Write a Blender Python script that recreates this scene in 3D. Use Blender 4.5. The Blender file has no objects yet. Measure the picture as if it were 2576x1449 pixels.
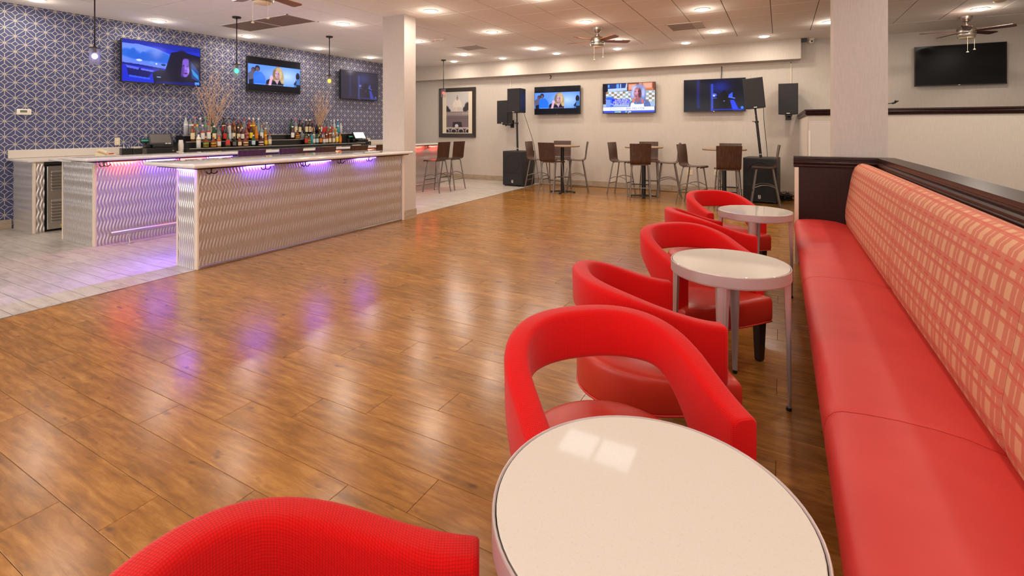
import bpy, bmesh, math, random
import numpy as np
from mathutils import Vector, Matrix
random.seed(7)
PI = math.pi
S = bpy.context.scene
C = S.collection

# ------------------------------------------------------------------ camera, world, exposure
CAM_H = 1.4
YAW = math.atan2(1962.1 - 1288.0, 1241.3)
cd = bpy.data.cameras.new('camera'); cam = bpy.data.objects.new('camera', cd); C.objects.link(cam)
cam.location = (0, 0, CAM_H); cam.rotation_euler = (PI/2, 0, YAW)
cd.sensor_width = 36.0; cd.lens = 36.0*1241.3/2576.0
cd.shift_y = (322.5-724.5)/2576.0; cd.clip_start = 0.02
S.camera = cam
W = bpy.data.worlds.new('world'); S.world = W; W.use_nodes = True
W.node_tree.nodes['Background'].inputs[0].default_value = (1.0, 0.93, 0.86, 1)
W.node_tree.nodes['Background'].inputs[1].default_value = 3.0  # strong, to bring fill light through the front wall openings
S.view_settings.view_transform = 'Standard'; S.view_settings.look = 'None'
S.view_settings.gamma = 1.0; S.view_settings.use_curve_mapping = False
S.view_settings.exposure = 0.50
LAMP_W = 9.0
LAMP_COL = (1.0, 0.88, 0.75)
S.cycles.max_bounces = 7; S.cycles.diffuse_bounces = 5
S.cycles.adaptive_threshold = 0.02; S.cycles.glossy_bounces = 3
S.cycles.transmission_bounces = 5; S.cycles.transparent_max_bounces = 6
S.cycles.caustics_reflective = False; S.cycles.caustics_refractive = False
S.cycles.sample_clamp_indirect = 4.0
S.cycles.use_denoising = True

# ------------------------------------------------------------------ helpers
def lin(c):
    c = c/255.0
    return c/12.92 if c <= 0.04045 else ((c+0.055)/1.055)**2.4
def rgb(r, g, b): return (lin(r), lin(g), lin(b), 1.0)

class N:
    """tiny node-tree builder"""
    def __init__(s, name):
        s.m = bpy.data.materials.new(name); s.m.use_nodes = True
        s.t = s.m.node_tree; s.b = s.t.nodes['Principled BSDF']
    def n(s, typ, **kw):
        x = s.t.nodes.new(typ)
        for k, v in kw.items(): setattr(x, k, v)
        return x
    def put(s, sock, v):
        if isinstance(v, bpy.types.NodeSocket): s.t.links.new(v, sock)
        else: sock.default_value = v
    def math(s, op, a, b=0.0, c=None, clamp=False):
        x = s.n('ShaderNodeMath', operation=op); x.use_clamp = clamp
        s.put(x.inputs[0], a); s.put(x.inputs[1], b)
        if c is not None: s.put(x.inputs[2], c)
        return x.outputs[0]
    def mix(s, f, a, b, mode='MIX'):
        x = s.n('ShaderNodeMix', data_type='RGBA', blend_type=mode)
        s.put(x.inputs[0], f); s.put(x.inputs[6], a); s.put(x.inputs[7], b)
        return x.outputs[2]
    def ramp(s, f, *stops):
        x = s.n('ShaderNodeValToRGB'); e = x.color_ramp.elements
        while len(e) < len(stops): e.new(0.5)
        for i, (p, c) in enumerate(stops): e[i].position = p; e[i].color = c
        s.put(x.inputs[0], f); return x.outputs[0]
    def noise(s, vec, scale, detail=3.0, rough=0.5):
        x = s.n('ShaderNodeTexNoise'); s.put(x.inputs['Vector'], vec)
        x.inputs['Scale'].default_value = scale; x.inputs['Detail'].default_value = detail
        x.inputs['Roughness'].default_value = rough
        return x.outputs[0]
    def coord(s, out='Object'): return s.n('ShaderNodeTexCoord').outputs[out]
    def mapping(s, v, scale=(1,1,1), loc=(0,0,0)):
        x = s.n('ShaderNodeMapping'); s.put(x.inputs[0], v)
        s.put(x.inputs['Scale'], scale); s.put(x.inputs['Location'], loc); return x.outputs[0]
    def sep(s, v):
        x = s.n('ShaderNodeSeparateXYZ'); s.put(x.inputs[0], v); return x.outputs
    def bump(s, h, strength=0.3, dist=0.002):
        x = s.n('ShaderNodeBump'); s.put(x.inputs['Height'], h)
        x.inputs['Strength'].default_value = strength; x.inputs['Distance'].default_value = dist
        s.t.links.new(x.outputs[0], s.b.inputs['Normal']); return x
    def set(s, **kw):
        for k, v in kw.items(): s.put(s.b.inputs[k.replace('_', ' ')], v)
        return s

def mat(name, col, rough=0.5, metal=0.0, spec=0.5, emit=None, es=0.0, trans=0.0, coat=0.0, alpha=1.0):
    k = N(name); k.set(Base_Color=col, Roughness=rough, Metallic=metal)
    k.b.inputs['Specular IOR Level'].default_value = spec
    if emit: k.b.inputs['Emission Color'].default_value = emit; k.b.inputs['Emission Strength'].default_value = es
    k.b.inputs['Transmission Weight'].default_value = trans
    k.b.inputs['Coat Weight'].default_value = coat
    k.b.inputs['Alpha'].default_value = alpha
    return k.m

def tag(o, label=None, cat=None, group=None, kind=None):
    if label: o['label'] = label
    if cat: o['category'] = cat
    if group: o['group'] = group
    if kind: o['kind'] = kind
    return o
def thing(name, label, cat, loc=(0,0,0), rotz=0.0, group=None, kind=None):
    o = bpy.data.objects.new(name, None); C.objects.link(o)
    o.location = loc; o.rotation_euler = (0, 0, rotz); o.empty_display_size = 0.1
    return tag(o, label, cat, group, kind)
def link(name, me, parent=None, loc=None, rot=None):
    o = bpy.data.objects.new(name, me); C.objects.link(o)
    if parent: o.parent = parent
    if loc is not None: o.location = loc
    if rot is not None: o.rotation_euler = rot
    return o
def obj(name, bm, m, parent=None, loc=None, rot=None, smooth=False, angle=None):
    me = bpy.data.meshes.new(name)
    bmesh.ops.recalc_face_normals(bm, faces=bm.faces[:])
    bm.to_mesh(me); bm.free()
    for x in (m if isinstance(m, (list, tuple)) else [m]): me.materials.append(x)
    if smooth:
        me.polygons.foreach_set('use_smooth', [True]*len(me.polygons))
        if angle: me.set_sharp_from_angle(angle=math.radians(angle))
    return link(name, me, parent, loc, rot)
def copy_tree(o, parent=None):
    c = o.copy(); C.objects.link(c)
    if parent: c.parent = parent
    for ch in list(o.children): copy_tree(ch, c)
    return c
def B(): return bmesh.new()
def box(bm, x0, x1, y0, y1, z0, z1, bev=0.0, seg=2):
    r = bmesh.ops.create_cube(bm, size=1.0)
    vs = r['verts']
    for v in vs:
        v.co = Vector(((x0+x1)/2+v.co.x*(x1-x0), (y0+y1)/2+v.co.y*(y1-y0), (z0+z1)/2+v.co.z*(z1-z0)))
    if bev > 0:
        es = list({e for v in vs for e in v.link_edges})
        bmesh.ops.bevel(bm, geom=es, offset=bev, segments=seg, profile=0.5, affect='EDGES')
    return bm
def frame_at(d):
    d = d.normalized(); up = Vector((0,0,1)) if abs(d.z) < 0.95 else Vector((1,0,0))
    a = d.cross(up).normalized(); b = a.cross(d).normalized(); return a, b
def tube(bm, pts, r, seg=8, cap=True, r2=None):
    pts = [Vector(p) for p in pts]; n = len(pts); rings = []
    a = b = None
    for i, p in enumerate(pts):
        d = (pts[min(i+1, n-1)] - pts[max(i-1, 0)])
        if a is None: a, b = frame_at(d)
        else:
            d.normalize(); a = (a - d*a.dot(d)).normalized(); b = a.cross(d).normalized()
        rr = r if r2 is None else r+(r2-r)*i/(n-1)
        rings.append([bm.verts.new(p + (a*math.cos(2*PI*k/seg)+b*math.sin(2*PI*k/seg))*rr) for k in range(seg)])
    for i in range(n-1):
        for k in range(seg):
            bm.faces.new((rings[i][k], rings[i][(k+1) % seg], rings[i+1][(k+1) % seg], rings[i+1][k]))
    if cap:
        bm.faces.new(rings[0]); bm.faces.new(rings[-1])
    return bm
def lathe(bm, prof, seg=24, c=(0,0), sq=None):
    """prof: (r,z) list; open ends capped when r>0"""
    rings = []
    for (r, z) in prof:
        ring = []
        for k in range(seg):
            a = 2*PI*(k+0.5)/seg; ca, sa = math.cos(a), math.sin(a)
            f = 1.0
            if sq: f = 1.0/max(abs(ca), abs(sa))*(1-sq)+sq
            ring.append(bm.verts.new((c[0]+r*f*ca, c[1]+r*f*sa, z)))
        rings.append(ring)
    for i in range(len(rings)-1):
        for k in range(seg):
            bm.faces.new((rings[i][k], rings[i][(k+1) % seg], rings[i+1][(k+1) % seg], rings[i+1][k]))
    if prof[0][0] > 1e-5: bm.faces.new(rings[0][::-1])
    if prof[-1][0] > 1e-5: bm.faces.new(rings[-1])
    return bm
def prism(bm, poly, h, M=None):
    """poly (x,y) extruded along z by h then transformed by M"""
    lo = [bm.verts.new((x, y, 0)) for x, y in poly]; hi = [bm.verts.new((x, y, h)) for x, y in poly]
    n = len(poly)
    bm.faces.new(lo[::-1]); bm.faces.new(hi)
    for i in range(n): bm.faces.new((lo[i], lo[(i+1) % n], hi[(i+1) % n], hi[i]))
    if M is not None:
        for v in lo+hi: v.co = M @ v.co
    return bm
def sweep(bm, path, prof, norms):
    """mitred sweep in plan: path xy points, norms outward vectors per point, prof (d,z) closed polygon"""
    rings = []
    for (px, py), (nx, ny) in zip(path, norms):
        rings.append([bm.verts.new((px+nx*d, py+ny*d, z)) for d, z in prof])
    n = len(prof)
    for i in range(len(rings)-1):
        for k in range(n):
            bm.faces.new((rings[i][k], rings[i][(k+1) % n], rings[i+1][(k+1) % n], rings[i+1][k]))
    bm.faces.new(rings[0]); bm.faces.new(rings[-1])
    return bm
def grid(name, P, m, parent=None, closed_v=False, uv=None, smooth=True, caps=False):
    """P: array nu,nv,3"""
    nu, nv = P.shape[:2]
    V = P.reshape(-1, 3).tolist(); F = []; U = []
    for i in range(nu-1):
        for j in range(nv if closed_v else nv-1):
            j2 = (j+1) % nv
            F.append((i*nv+j, (i+1)*nv+j, (i+1)*nv+j2, i*nv+j2))
            if uv is not None:
                jj = j+1
                U += [uv(i, j), uv(i+1, j), uv(i+1, jj), uv(i, jj)]
    if caps:
        F.append(tuple(range(nv))[::-1]); F.append(tuple((nu-1)*nv+k for k in range(nv)))
        if uv is not None: U += [(0, 0)]*(2*nv)
    me = bpy.data.meshes.new(name); me.from_pydata(V, [], F)
    if uv is not None:
        l = me.uv_layers.new(name='UVMap'); l.data.foreach_set('uv', [c for p in U for c in p])
    me.materials.append(m)
    if smooth: me.polygons.foreach_set('use_smooth', [True]*len(me.polygons))
    if caps: me.set_sharp_from_angle(angle=math.radians(50))
    me.update()
    return link(name, me, parent)
def text(name, s, size, m, parent, loc, rot, extrude=0.0006, align='CENTER'):
    cu = bpy.data.curves.new(name, 'FONT'); cu.body = s; cu.size = size; cu.extrude = extrude
    cu.align_x = align; cu.align_y = 'CENTER'; cu.materials.append(m); cu.resolution_u = 2
    o = link(name, cu, parent, loc, rot)
    bpy.context.view_layer.update()
    me = bpy.data.meshes.new_from_object(o.evaluated_get(bpy.context.evaluated_depsgraph_get()))
    bpy.data.objects.remove(o); bpy.data.curves.remove(cu)
    return link(name, me, parent, loc, rot)
#--MATERIALS--
# ------------------------------------------------------------------ materials
def wall_linen(name, col, var=0.06):
    k = N(name); co = k.coord()
    a = k.noise(k.mapping(co, (170, 170, 9)), 1.0, 3, 0.6)
    b = k.noise(k.mapping(co, (14, 14, 240)), 1.0, 2, 0.5)
    h = k.math('ADD', k.math('MULTIPLY', a, 0.65), k.math('MULTIPLY', b, 0.35))
    c0 = tuple(x*(1-var) for x in col[:3])+(1,); c1 = tuple(min(1, x*(1+var)) for x in col[:3])+(1,)
    k.set(Base_Color=k.ramp(h, (0.38, c0), (0.62, c1)), Roughness=0.75)
    k.bump(h, 0.25, 0.001)
    return k.m
M_wall = wall_linen('linen_wall', (0.59, 0.52, 0.45, 1))
M_col = wall_linen('linen_column', (0.56, 0.485, 0.44, 1))
M_panelwhite = mat('white_painted_board', (0.66, 0.60, 0.55, 1), 0.6)

def wallpaper():
    k = N('star_lattice_wallpaper'); x, y, z = k.sep(k.coord())
    U = 0.1085
    a = k.math('DIVIDE', k.math('SUBTRACT', y, WP_Y), U)
    b = k.math('DIVIDE', k.math('SUBTRACT', z, WP_Z), U)
    def dist_int(v, period):     # distance to nearest multiple of period
        return k.math('ABSOLUTE', k.math('SUBTRACT', v, k.math('MULTIPLY', k.math('ROUND', k.math('DIVIDE', v, period)), period)))
    fa, fb = dist_int(a, 1.0), dist_int(b, 1.0)
    ra, rb = k.math('ROUND', a), k.math('ROUND', b)
    par = k.math('ABSOLUTE', k.math('SUBTRACT', k.math('MODULO', k.math('ABSOLUTE', k.math('ADD', ra, rb)), 2.0), 0.0))  # 0 star node, 1 diamond node
    D = 0.36; w = 0.028
    l1 = k.math('ADD', fa, fb)                                # L1 distance to node
    dia = k.math('LESS_THAN', k.math('ABSOLUTE', k.math('SUBTRACT', l1, D)), w*1.35)
    dia = k.math('MULTIPLY', dia, par)
    inside = k.math('MULTIPLY', par, k.math('LESS_THAN', l1, D))
    ax = k.math('MAXIMUM', k.math('LESS_THAN', fa, w), k.math('LESS_THAN', fb, w))
    ax = k.math('MULTIPLY', ax, k.math('SUBTRACT', 1.0, inside))
    d1 = dist_int(k.math('ADD', a, b), 2.0); d2 = dist_int(k.math('SUBTRACT', a, b), 2.0)
    dg = k.math('LESS_THAN', k.math('MINIMUM', d1, d2), w*1.41)
    m = k.math('MAXIMUM', k.math('MAXIMUM', dia, ax), dg)
    r = k.math('SQRT', k.math('ADD', k.math('MULTIPLY', fa, fa), k.math('MULTIPLY', fb, fb)))
    star = k.math('SUBTRACT', 1.0, par)
    ring = k.math('MULTIPLY', star, k.math('LESS_THAN', r, 0.105))
    hub = k.math('MULTIPLY', star, k.math('LESS_THAN', r, 0.05))
    m = k.math('MULTIPLY', k.math('MAXIMUM', m, ring), k.math('SUBTRACT', 1.0, hub))
    g = k.noise(k.mapping(k.coord(), (1, 30, 260)), 1.0, 3, 0.6)
    blue = k.ramp(g, (0.35, rgb(54, 61, 98)), (0.65, rgb(78, 87, 130)))
    k.set(Base_Color=k.mix(m, blue, rgb(210, 199, 179)), Roughness=k.math('ADD', 0.62, k.math('MULTIPLY', m, -0.2)))
    k.bump(k.math('ADD', g, m), 0.15, 0.001)
    return k.m
WP_Y, WP_Z = 2.649, 2.80
M_wallpaper = wallpaper()

def plank_wood():
    k = N('oak_laminate_planks'); info = k.n('ShaderNodeObjectInfo'); co = k.coord()
    off = k.n('ShaderNodeVectorMath', operation='ADD')
    k.t.links.new(co, off.inputs[0])
    cmb = k.n('ShaderNodeCombineXYZ')
    k.put(cmb.inputs[0], k.math('MULTIPLY', info.outputs['Random'], 37.0)); k.put(cmb.inputs[1], k.math('MULTIPLY', info.outputs['Random'], 91.0))
    k.t.links.new(cmb.outputs[0], off.inputs[1]); v = off.outputs[0]
    wv = k.noise(k.mapping(v, (1.6, 9, 1)), 1.0, 3, 0.55)
    warp = k.n('ShaderNodeVectorMath', operation='ADD'); k.put(warp.inputs[0], v)
    wc = k.n('ShaderNodeCombineXYZ'); k.put(wc.inputs[1], k.math('MULTIPLY', wv, 0.11)); k.t.links.new(wc.outputs[0], warp.inputs[1])
    fine = k.noise(k.mapping(warp.outputs[0], (11, 190, 1)), 1.0, 5, 0.7)
    mid = k.noise(k.mapping(warp.outputs[0], (3.5, 30, 1)), 1.0, 6, 0.68)
    blot = k.noise(k.mapping(v, (5.5, 15, 1)), 1.0, 6, 0.72)
    knot = k.noise(k.mapping(v, (7, 16, 1)), 1.0, 2, 0.5)
    base = k.ramp(mid, (0.28, rgb(126, 85, 34)), (0.50, rgb(162, 113, 50)), (0.74, rgb(194, 145, 76)))
    base = k.mix(k.math('MULTIPLY', fine, 0.5), base, rgb(190, 140, 90), 'MULTIPLY')
    dk = k.ramp(blot, (0.50, (0, 0, 0, 1)), (0.70, (1, 1, 1, 1)))
    base = k.mix(k.math('MULTIPLY', dk, 0.55), base, rgb(112, 70, 32))
    kn = k.ramp(knot, (0.66, (0, 0, 0, 1)), (0.76, (1, 1, 1, 1)))
    base = k.mix(k.math('MULTIPLY', kn, 0.7), base, rgb(78, 44, 28))
    hv = k.n('ShaderNodeHueSaturation'); k.put(hv.inputs['Value'], k.math('ADD', 0.90, k.math('MULTIPLY', info.outputs['Random'], 0.24)))
    k.put(hv.inputs['Color'], base)
    k.set(Base_Color=hv.outputs[0], Roughness=k.math('ADD', 0.15, k.math('MULTIPLY', fine, 0.13)))
    k.b.inputs['Specular IOR Level'].default_value = 0.30
    k.bump(k.math('ADD', k.math('MULTIPLY', fine, 0.7), mid), 0.09, 0.0012)
    return k.m
M_plank = plank_wood()

def tile_grey():
    k = N('grey_wood_look_tile'); info = k.n('ShaderNodeObjectInfo'); co = k.coord()
    cmb = k.n('ShaderNodeCombineXYZ'); k.put(cmb.inputs[0], k.math('MULTIPLY', info.outputs['Random'], 53.0)); k.put(cmb.inputs[1], k.math('MULTIPLY', info.outputs['Random'], 17.0))
    off = k.n('ShaderNodeVectorMath', operation='ADD'); k.t.links.new(co, off.inputs[0]); k.t.links.new(cmb.outputs[0], off.inputs[1])
    a = k.noise(k.mapping(off.outputs[0], (4, 26, 1)), 1.0, 4, 0.6)
    b = k.noise(k.mapping(off.outputs[0], (2.2, 5, 1)), 1.0, 3, 0.6)
    f = k.math('ADD', k.math('MULTIPLY', a, 0.55), k.math('MULTIPLY', b, 0.45))
    k.set(Base_Color=k.ramp(f, (0.32, rgb(158, 147, 137)), (0.5, rgb(190, 180, 170)), (0.68, rgb(208, 200, 190))), Roughness=0.33)
    k.bump(a, 0.08, 0.001)
    return k.m
M_tile = tile_grey()
M_grout = mat('dark_grout', rgb(92, 84, 76), 0.9)
M_seam = mat('dark_floor_seam', rgb(58, 34, 18), 0.8)
def speck(name, col, c2, scale, rough, amt=0.5):
    k = N(name); n = k.noise(k.coord(), scale, 2, 0.7)
    k.set(Base_Color=k.ramp(n, (0.30, c2), (0.42, col)), Roughness=rough); return k.m
M_ceil = speck('white_ceiling_tile', rgb(244, 238, 231), rgb(230, 222, 212), 240, 0.85)
M_ceilpaint = mat('white_ceiling_paint', rgb(244, 238, 231), 0.8)
M_grid = mat('dark_ceiling_grid', rgb(116, 100, 86), 0.8)  # dark slab colour that shows in the joints between ceiling tiles
M_quartz = speck('white_quartz', rgb(212, 204, 194), rgb(204, 195, 183), 190, 0.05)
M_quartz.node_tree.nodes['Principled BSDF'].inputs['Specular IOR Level'].default_value = 0.22
M_quartz2 = speck('polished_white_quartz', rgb(222, 217, 211), rgb(204, 198, 190), 120, 0.06)
M_espresso = None
def dark_wood(name, c0, c1, rough, axis):
    k = N(name); sc = [40, 40, 40]; sc[axis] = 2.5
    n = k.noise(k.mapping(k.coord(), tuple(sc)), 1.0, 4, 0.6)
    k.set(Base_Color=k.ramp(n, (0.3, c0), (0.7, c1)), Roughness=rough); k.bump(n, 0.12, 0.001)
    return k.m
M_espresso = dark_wood('espresso_wood', rgb(34, 16, 14), rgb(58, 30, 25), 0.28, 1)
M_espressopanel = dark_wood('espresso_panel', rgb(40, 18, 17), rgb(52, 25, 22), 0.45, 2)
for q in (M_espresso, M_espressopanel): q.node_tree.nodes['Principled BSDF'].inputs['Specular IOR Level'].default_value = 0.22
M_walnut = dark_wood('walnut_ply', rgb(54, 33, 24), rgb(88, 58, 41), 0.3, 2)
M_blade = dark_wood('fan_blade_wood', rgb(120, 66, 36), rgb(146, 84, 50), 0.4, 0)
M_blade_d = dark_wood('dark_fan_blade_wood', rgb(74, 38, 30), rgb(96, 52, 42), 0.4, 0)
M_leg = mat('black_brown_leg', rgb(44, 30, 25), 0.4)
M_tabletop = mat('brown_laminate', rgb(150, 122, 96), 0.35)
M_steel = mat('brushed_steel', (0.62, 0.60, 0.57, 1), 0.28, 1.0)
M_nickel = mat('brushed_nickel', (0.50, 0.45, 0.39, 1), 0.33, 1.0)
M_greymetal = mat('grey_painted_tube', rgb(124, 114, 108), 0.35, 0.4)
M_mauve = mat('silver_painted_steel', rgb(186, 170, 168), 0.32, 0.35)
M_wave = mat('embossed_aluminium', (0.68, 0.64, 0.61, 1), 0.40, 0.92)
M_black = mat('black_plastic', rgb(22, 21, 21), 0.38)
M_blackmetal = mat('black_metal', rgb(20, 18, 18), 0.4)
M_bronze = mat('dark_bronze', rgb(52, 42, 40), 0.4, 0.6)
M_cream = mat('cream_trim', rgb(226, 210, 188), 0.5)
M_white = mat('white_plastic', rgb(232, 226, 215), 0.45)
M_ivory = mat('ivory_plastic', rgb(226, 208, 172), 0.45)
def stone_base():
    k = N('beige_stone_base'); n = k.noise(k.mapping(k.coord(), (6, 6, 30)), 1.0, 4, 0.6)
    k.set(Base_Color=k.ramp(n, (0.3, rgb(158, 140, 118)), (0.7, rgb(186, 168, 144))), Roughness=0.5); return k.m
M_base = stone_base()
M_spk = speck('black_grille_cloth', rgb(40, 38, 39), rgb(28, 27, 28), 900, 0.75)
M_spkside = mat('black_speaker_paint', rgb(30, 29, 32), 0.45)
M_cable = mat('black_cable', rgb(24, 22, 22), 0.5)
def weave():
    k = N('red_woven_upholstery'); u, v, _ = k.sep(k.coord('UV'))
    P = 2*PI/0.0056
    s1 = k.math('MULTIPLY', k.math('ADD', k.math('SINE', k.math('MULTIPLY', u, P)), 1.0), 0.5)
    s2 = k.math('MULTIPLY', k.math('ADD', k.math('SINE', k.math('MULTIPLY', v, P)), 1.0), 0.5)
    h = k.math('POWER', k.math('MULTIPLY', s1, s2), 0.5)
    k.set(Base_Color=k.ramp(h, (0.0, rgb(184, 4, 4)), (0.55, rgb(214, 6, 5))), Roughness=0.8)
    k.b.inputs['Sheen Weight'].default_value = 0.15; k.b.inputs['Specular IOR Level'].default_value = 0.15
    k.bump(h, 0.3, 0.0016)
    return k.m
M_weave = weave()
def vinyl(name, c0, c1, rough):
    k = N(name); n = k.noise(k.coord(), 5, 2, 0.5); f = k.noise(k.coord(), 420, 2, 0.5)
    k.set(Base_Color=k.ramp(n, (0.3, c0), (0.7, c1)), Roughness=rough); k.bump(f, 0.1, 0.0006); return k.m
M_vinyl = vinyl('red_seat_vinyl', rgb(184, 44, 30), rgb(196, 54, 38), 0.38)
M_banqvinyl = vinyl('coral_red_bench_vinyl', rgb(198, 46, 42), rgb(206, 56, 50), 0.52)
M_piping = mat('red_piping', rgb(200, 48, 38), 0.4)
def plaid():
    k = N('coral_plaid_fabric'); u, v, _ = k.sep(k.coord('UV'))
    def fr(x, p, o=0.0): return k.math('FRACT', k.math('ADD', k.math('DIVIDE', x, p), 10.0+o))
    def band(f, a, b): return k.math('MULTIPLY', k.math('GREATER_THAN', f, a), k.math('LESS_THAN', f, b))
    fu, fv = fr(u, 0.112), fr(v, 0.124)
    wob = k.noise(k.mapping(k.coord('UV'), (14, 16, 1)), 1.0, 1, 0.5)
    tu = k.math('MAXIMUM', band(fu, 0.06, 0.44), band(fu, 0.70, 0.77))
    tv = k.math('MAXIMUM', band(fv, 0.04, 0.46), band(fv, 0.60, 0.76))
    tan = k.math('MULTIPLY', tu, tv)
    tan2 = k.math('MULTIPLY', k.math('MAXIMUM', tu, tv), 0.20)
    red = k.math('MAXIMUM', band(fv, 0.535, 0.555), k.math('MULTIPLY', band(fv, 0.88, 0.925), k.math('GREATER_THAN', k.math('ADD', fu, k.math('MULTIPLY', wob, 0.3)), 0.52)))
    thread = k.math('MULTIPLY', k.math('ADD', k.math('SINE', k.math('MULTIPLY', v, 2*PI/0.0055)), 1.0), 0.5)
    coral = k.mix(thread, rgb(196, 108, 90), rgb(206, 120, 100))
    c = k.mix(tan2, coral, rgb(212, 156, 122)); c = k.mix(tan, c, rgb(216, 164, 128)); c = k.mix(k.math('MULTIPLY', red, 0.85), c, rgb(206, 80, 66))
    k.set(Base_Color=c, Roughness=0.75); k.b.inputs['Specular IOR Level'].default_value = 0.2
    k.bump(thread, 0.15, 0.0008)
    return k.m
M_plaid = plaid()
M_glass = mat('seeded_glass', (0.95, 0.95, 1.0, 1), 0.04, trans=0.9)
M_glass.node_tree.nodes['Principled BSDF'].inputs['IOR'].default_value = 1.16
M_lens = mat('lit_lens', (1, 1, 1, 1), 0.5, emit=(1, 0.93, 0.82, 1), es=9.0)
M_trimring = mat('white_lamp_trim', rgb(236, 228, 216), 0.5)
M_frost = mat('frosted_bowl', rgb(230, 208, 178), 0.4)
M_scrblack = mat('black_screen_glass', rgb(30, 28, 28), 0.2, 0.0, 0.1)
M_bezel = mat('tv_bezel', rgb(46, 38, 34), 0.35, 0.5)
def emit(name, c, s): return mat(name, (0.02, 0.02, 0.02, 1), 0.4, emit=c, es=s)
M_ledp = emit('violet_led', (0.22, 0.08, 1.0, 1), 12.0)
M_ledr = emit('red_led', (1.0, 0.05, 0.03, 1), 5.0)
def screen_mat():
    k = N('lit_screen'); a = k.n('ShaderNodeVertexColor'); a.layer_name = 'pic'
    k.set(Base_Color=(0.01, 0.01, 0.012, 1), Roughness=0.12)
    k.b.inputs['Specular IOR Level'].default_value = 0.12
    k.t.links.new(a.outputs[0], k.b.inputs['Emission Color']); k.b.inputs['Emission Strength'].default_value = 1.0
    return k.m
M_screen = screen_mat()
def print_mat():
    k = N('printed_photograph'); a = k.n('ShaderNodeVertexColor'); a.layer_name = 'pic'
    k.t.links.new(a.outputs[0], k.b.inputs['Base Color']); k.set(Roughness=0.5); return k.m
M_print = print_mat()

# ------------------------------------------------------------------ the room
CZ = 3.145           # ceiling height
XL, YB = -9.43, 11.38  # blue wall, back wall
XR, YF = 5.2, -2.4
def struct(name, bm, m, label, cat='wall', **kw):
    o = obj(name, bm, m, **kw); return tag(o, label, cat, kind='structure')
struct('wall_left', box(B(), XL-0.12, XL, YF, YB, 0, CZ), M_wallpaper, 'blue wallpapered wall with cream star lattice behind the bar')
wb = struct('wall_back', box(B(), XL-0.12, XR, YB, YB+0.12, 0, CZ), M_wall, 'beige linen papered far wall with the row of televisions')
struct('wall_right', box(B(), XR, XR+0.12, YF, YB+0.12, 0, CZ), M_wall, 'beige side wall of the raised area')
bm = B(); box(bm, XL, 0.36, 11.12, YB, 2.757, CZ)
struct('trim_1', bm, M_wall, 'beige soffit box running along the top of the far wall', 'soffit')

wf = struct('wall_front', box(B(), XL-0.12, XR, YF-0.12, YF, 0, 0.75), M_wall, 'unseen beige wall behind the viewer with added window openings')  # unseen wall; its window openings are added to let fill light in
obj('lintel', box(B(), XL-0.12, XR, YF-0.12, YF, 2.75, CZ), M_wall, wf)
for xa in (XL-0.12, -6.0, -2.4, 1.2, XR-0.3): obj('pier', box(B(), xa, xa+0.42 if xa < 5 else XR, YF-0.12, YF, 0.75, 2.75), M_wall, wf)
# floor slab with planks and tiles
def bx_edge(Y): return -5.024+(Y-1.387)*(-5.31+5.024)/(11.29-1.387)
fl = struct('floor', box(B(), XL-0.1, XR, YF, YB, -0.12, -0.006), M_seam, 'wooden plank floor meeting a grey tiled strip by the bar', 'floor')
PIECES = {}
def piece_mesh(key, Lx, Wy, T, m, g=0.0007, ch=0.0009):
    if key in PIECES: return PIECES[key]
    a, b = Lx/2-g, Wy/2-g
    V = []; 
    for (s, z) in ((0, -T), (0, -ch), (ch, 0)):
        V += [(-a+s, -b+s, z), (a-s, -b+s, z), (a-s, b-s, z), (-a+s, b-s, z)]
    F = [(8, 9, 10, 11)]
    for r in (0, 4):
        for i in range(4): F.append((r+i, r+(i+1) % 4, r+4+(i+1) % 4, r+4+i))
    me = bpy.data.meshes.new(key[0]); me.from_pydata(V, [], F); me.materials.append(m); me.update()
    PIECES[key] = me; return me
PW, PL = 0.1925, 1.18
for j in range(-3, 55):
    y0 = 0.819+PW*j; y1 = min(y0+PW, YB-0.002)
    if y1-y0 < 0.03: continue
    xs = -2.08+0.295*(j % 4); k0 = math.floor((-5.4-xs)/PL)
    for kk in range(k0, 6):
        a = xs+PL*kk; b = a+PL
        lim = 0.42
        a = max(a, bx_edge((y0+y1)/2)+0.004); b = min(b, lim)
        if b-a < 0.03: continue
        me = piece_mesh(('plank', round(b-a, 3), round(y1-y0, 3)), b-a, y1-y0, 0.006, M_plank)
        link('plank', me, fl, ((a+b)/2, (y0+y1)/2, 0.0))
TW, TL = 0.152, 0.912
bm_rest = B()
for j in range(0, 68):
    y0 = 1.16+TW*j; y1 = min(y0+TW, YB-0.002)
    if y1-y0 < 0.03: continue
    xs = -6.77+TL*(((j*37) % 60)/60.0); k0 = math.floor((XL-xs)/TL)
    for kk in range(k0, 6):
        a = max(xs+TL*kk, XL); b = min(xs+TL*kk+TL, bx_edge((y0+y1)/2)-0.004)
        if b-a < 0.03: continue
        if y0 > 2.95 and y0 < 9.4 and b < -7.1: continue
        me = piece_mesh(('tile', round(b-a, 3), round(y1-y0, 3)), b-a, y1-y0, 0.006, M_tile, 0.0024)
        link('tile', me, fl, ((a+b)/2, (y0+y1)/2, 0.0))
bm_rest.free()
bm = B(); box(bm, -9.4, -7.1, 2.95, 9.5, -0.007, -0.002)
obj('tiled_strip', bm, M_tile, fl)
bm = B(); P0 = [(bx_edge(y)-0.008, y) for y in (1.0, YB)] + [(bx_edge(y)+0.008, y) for y in (YB, 1.0)]
prism(bm, P0, 0.0035); struct('trim_2', bm, M_steel, 'thin metal strip between the tiles and the planks', 'floor strip')

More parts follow.
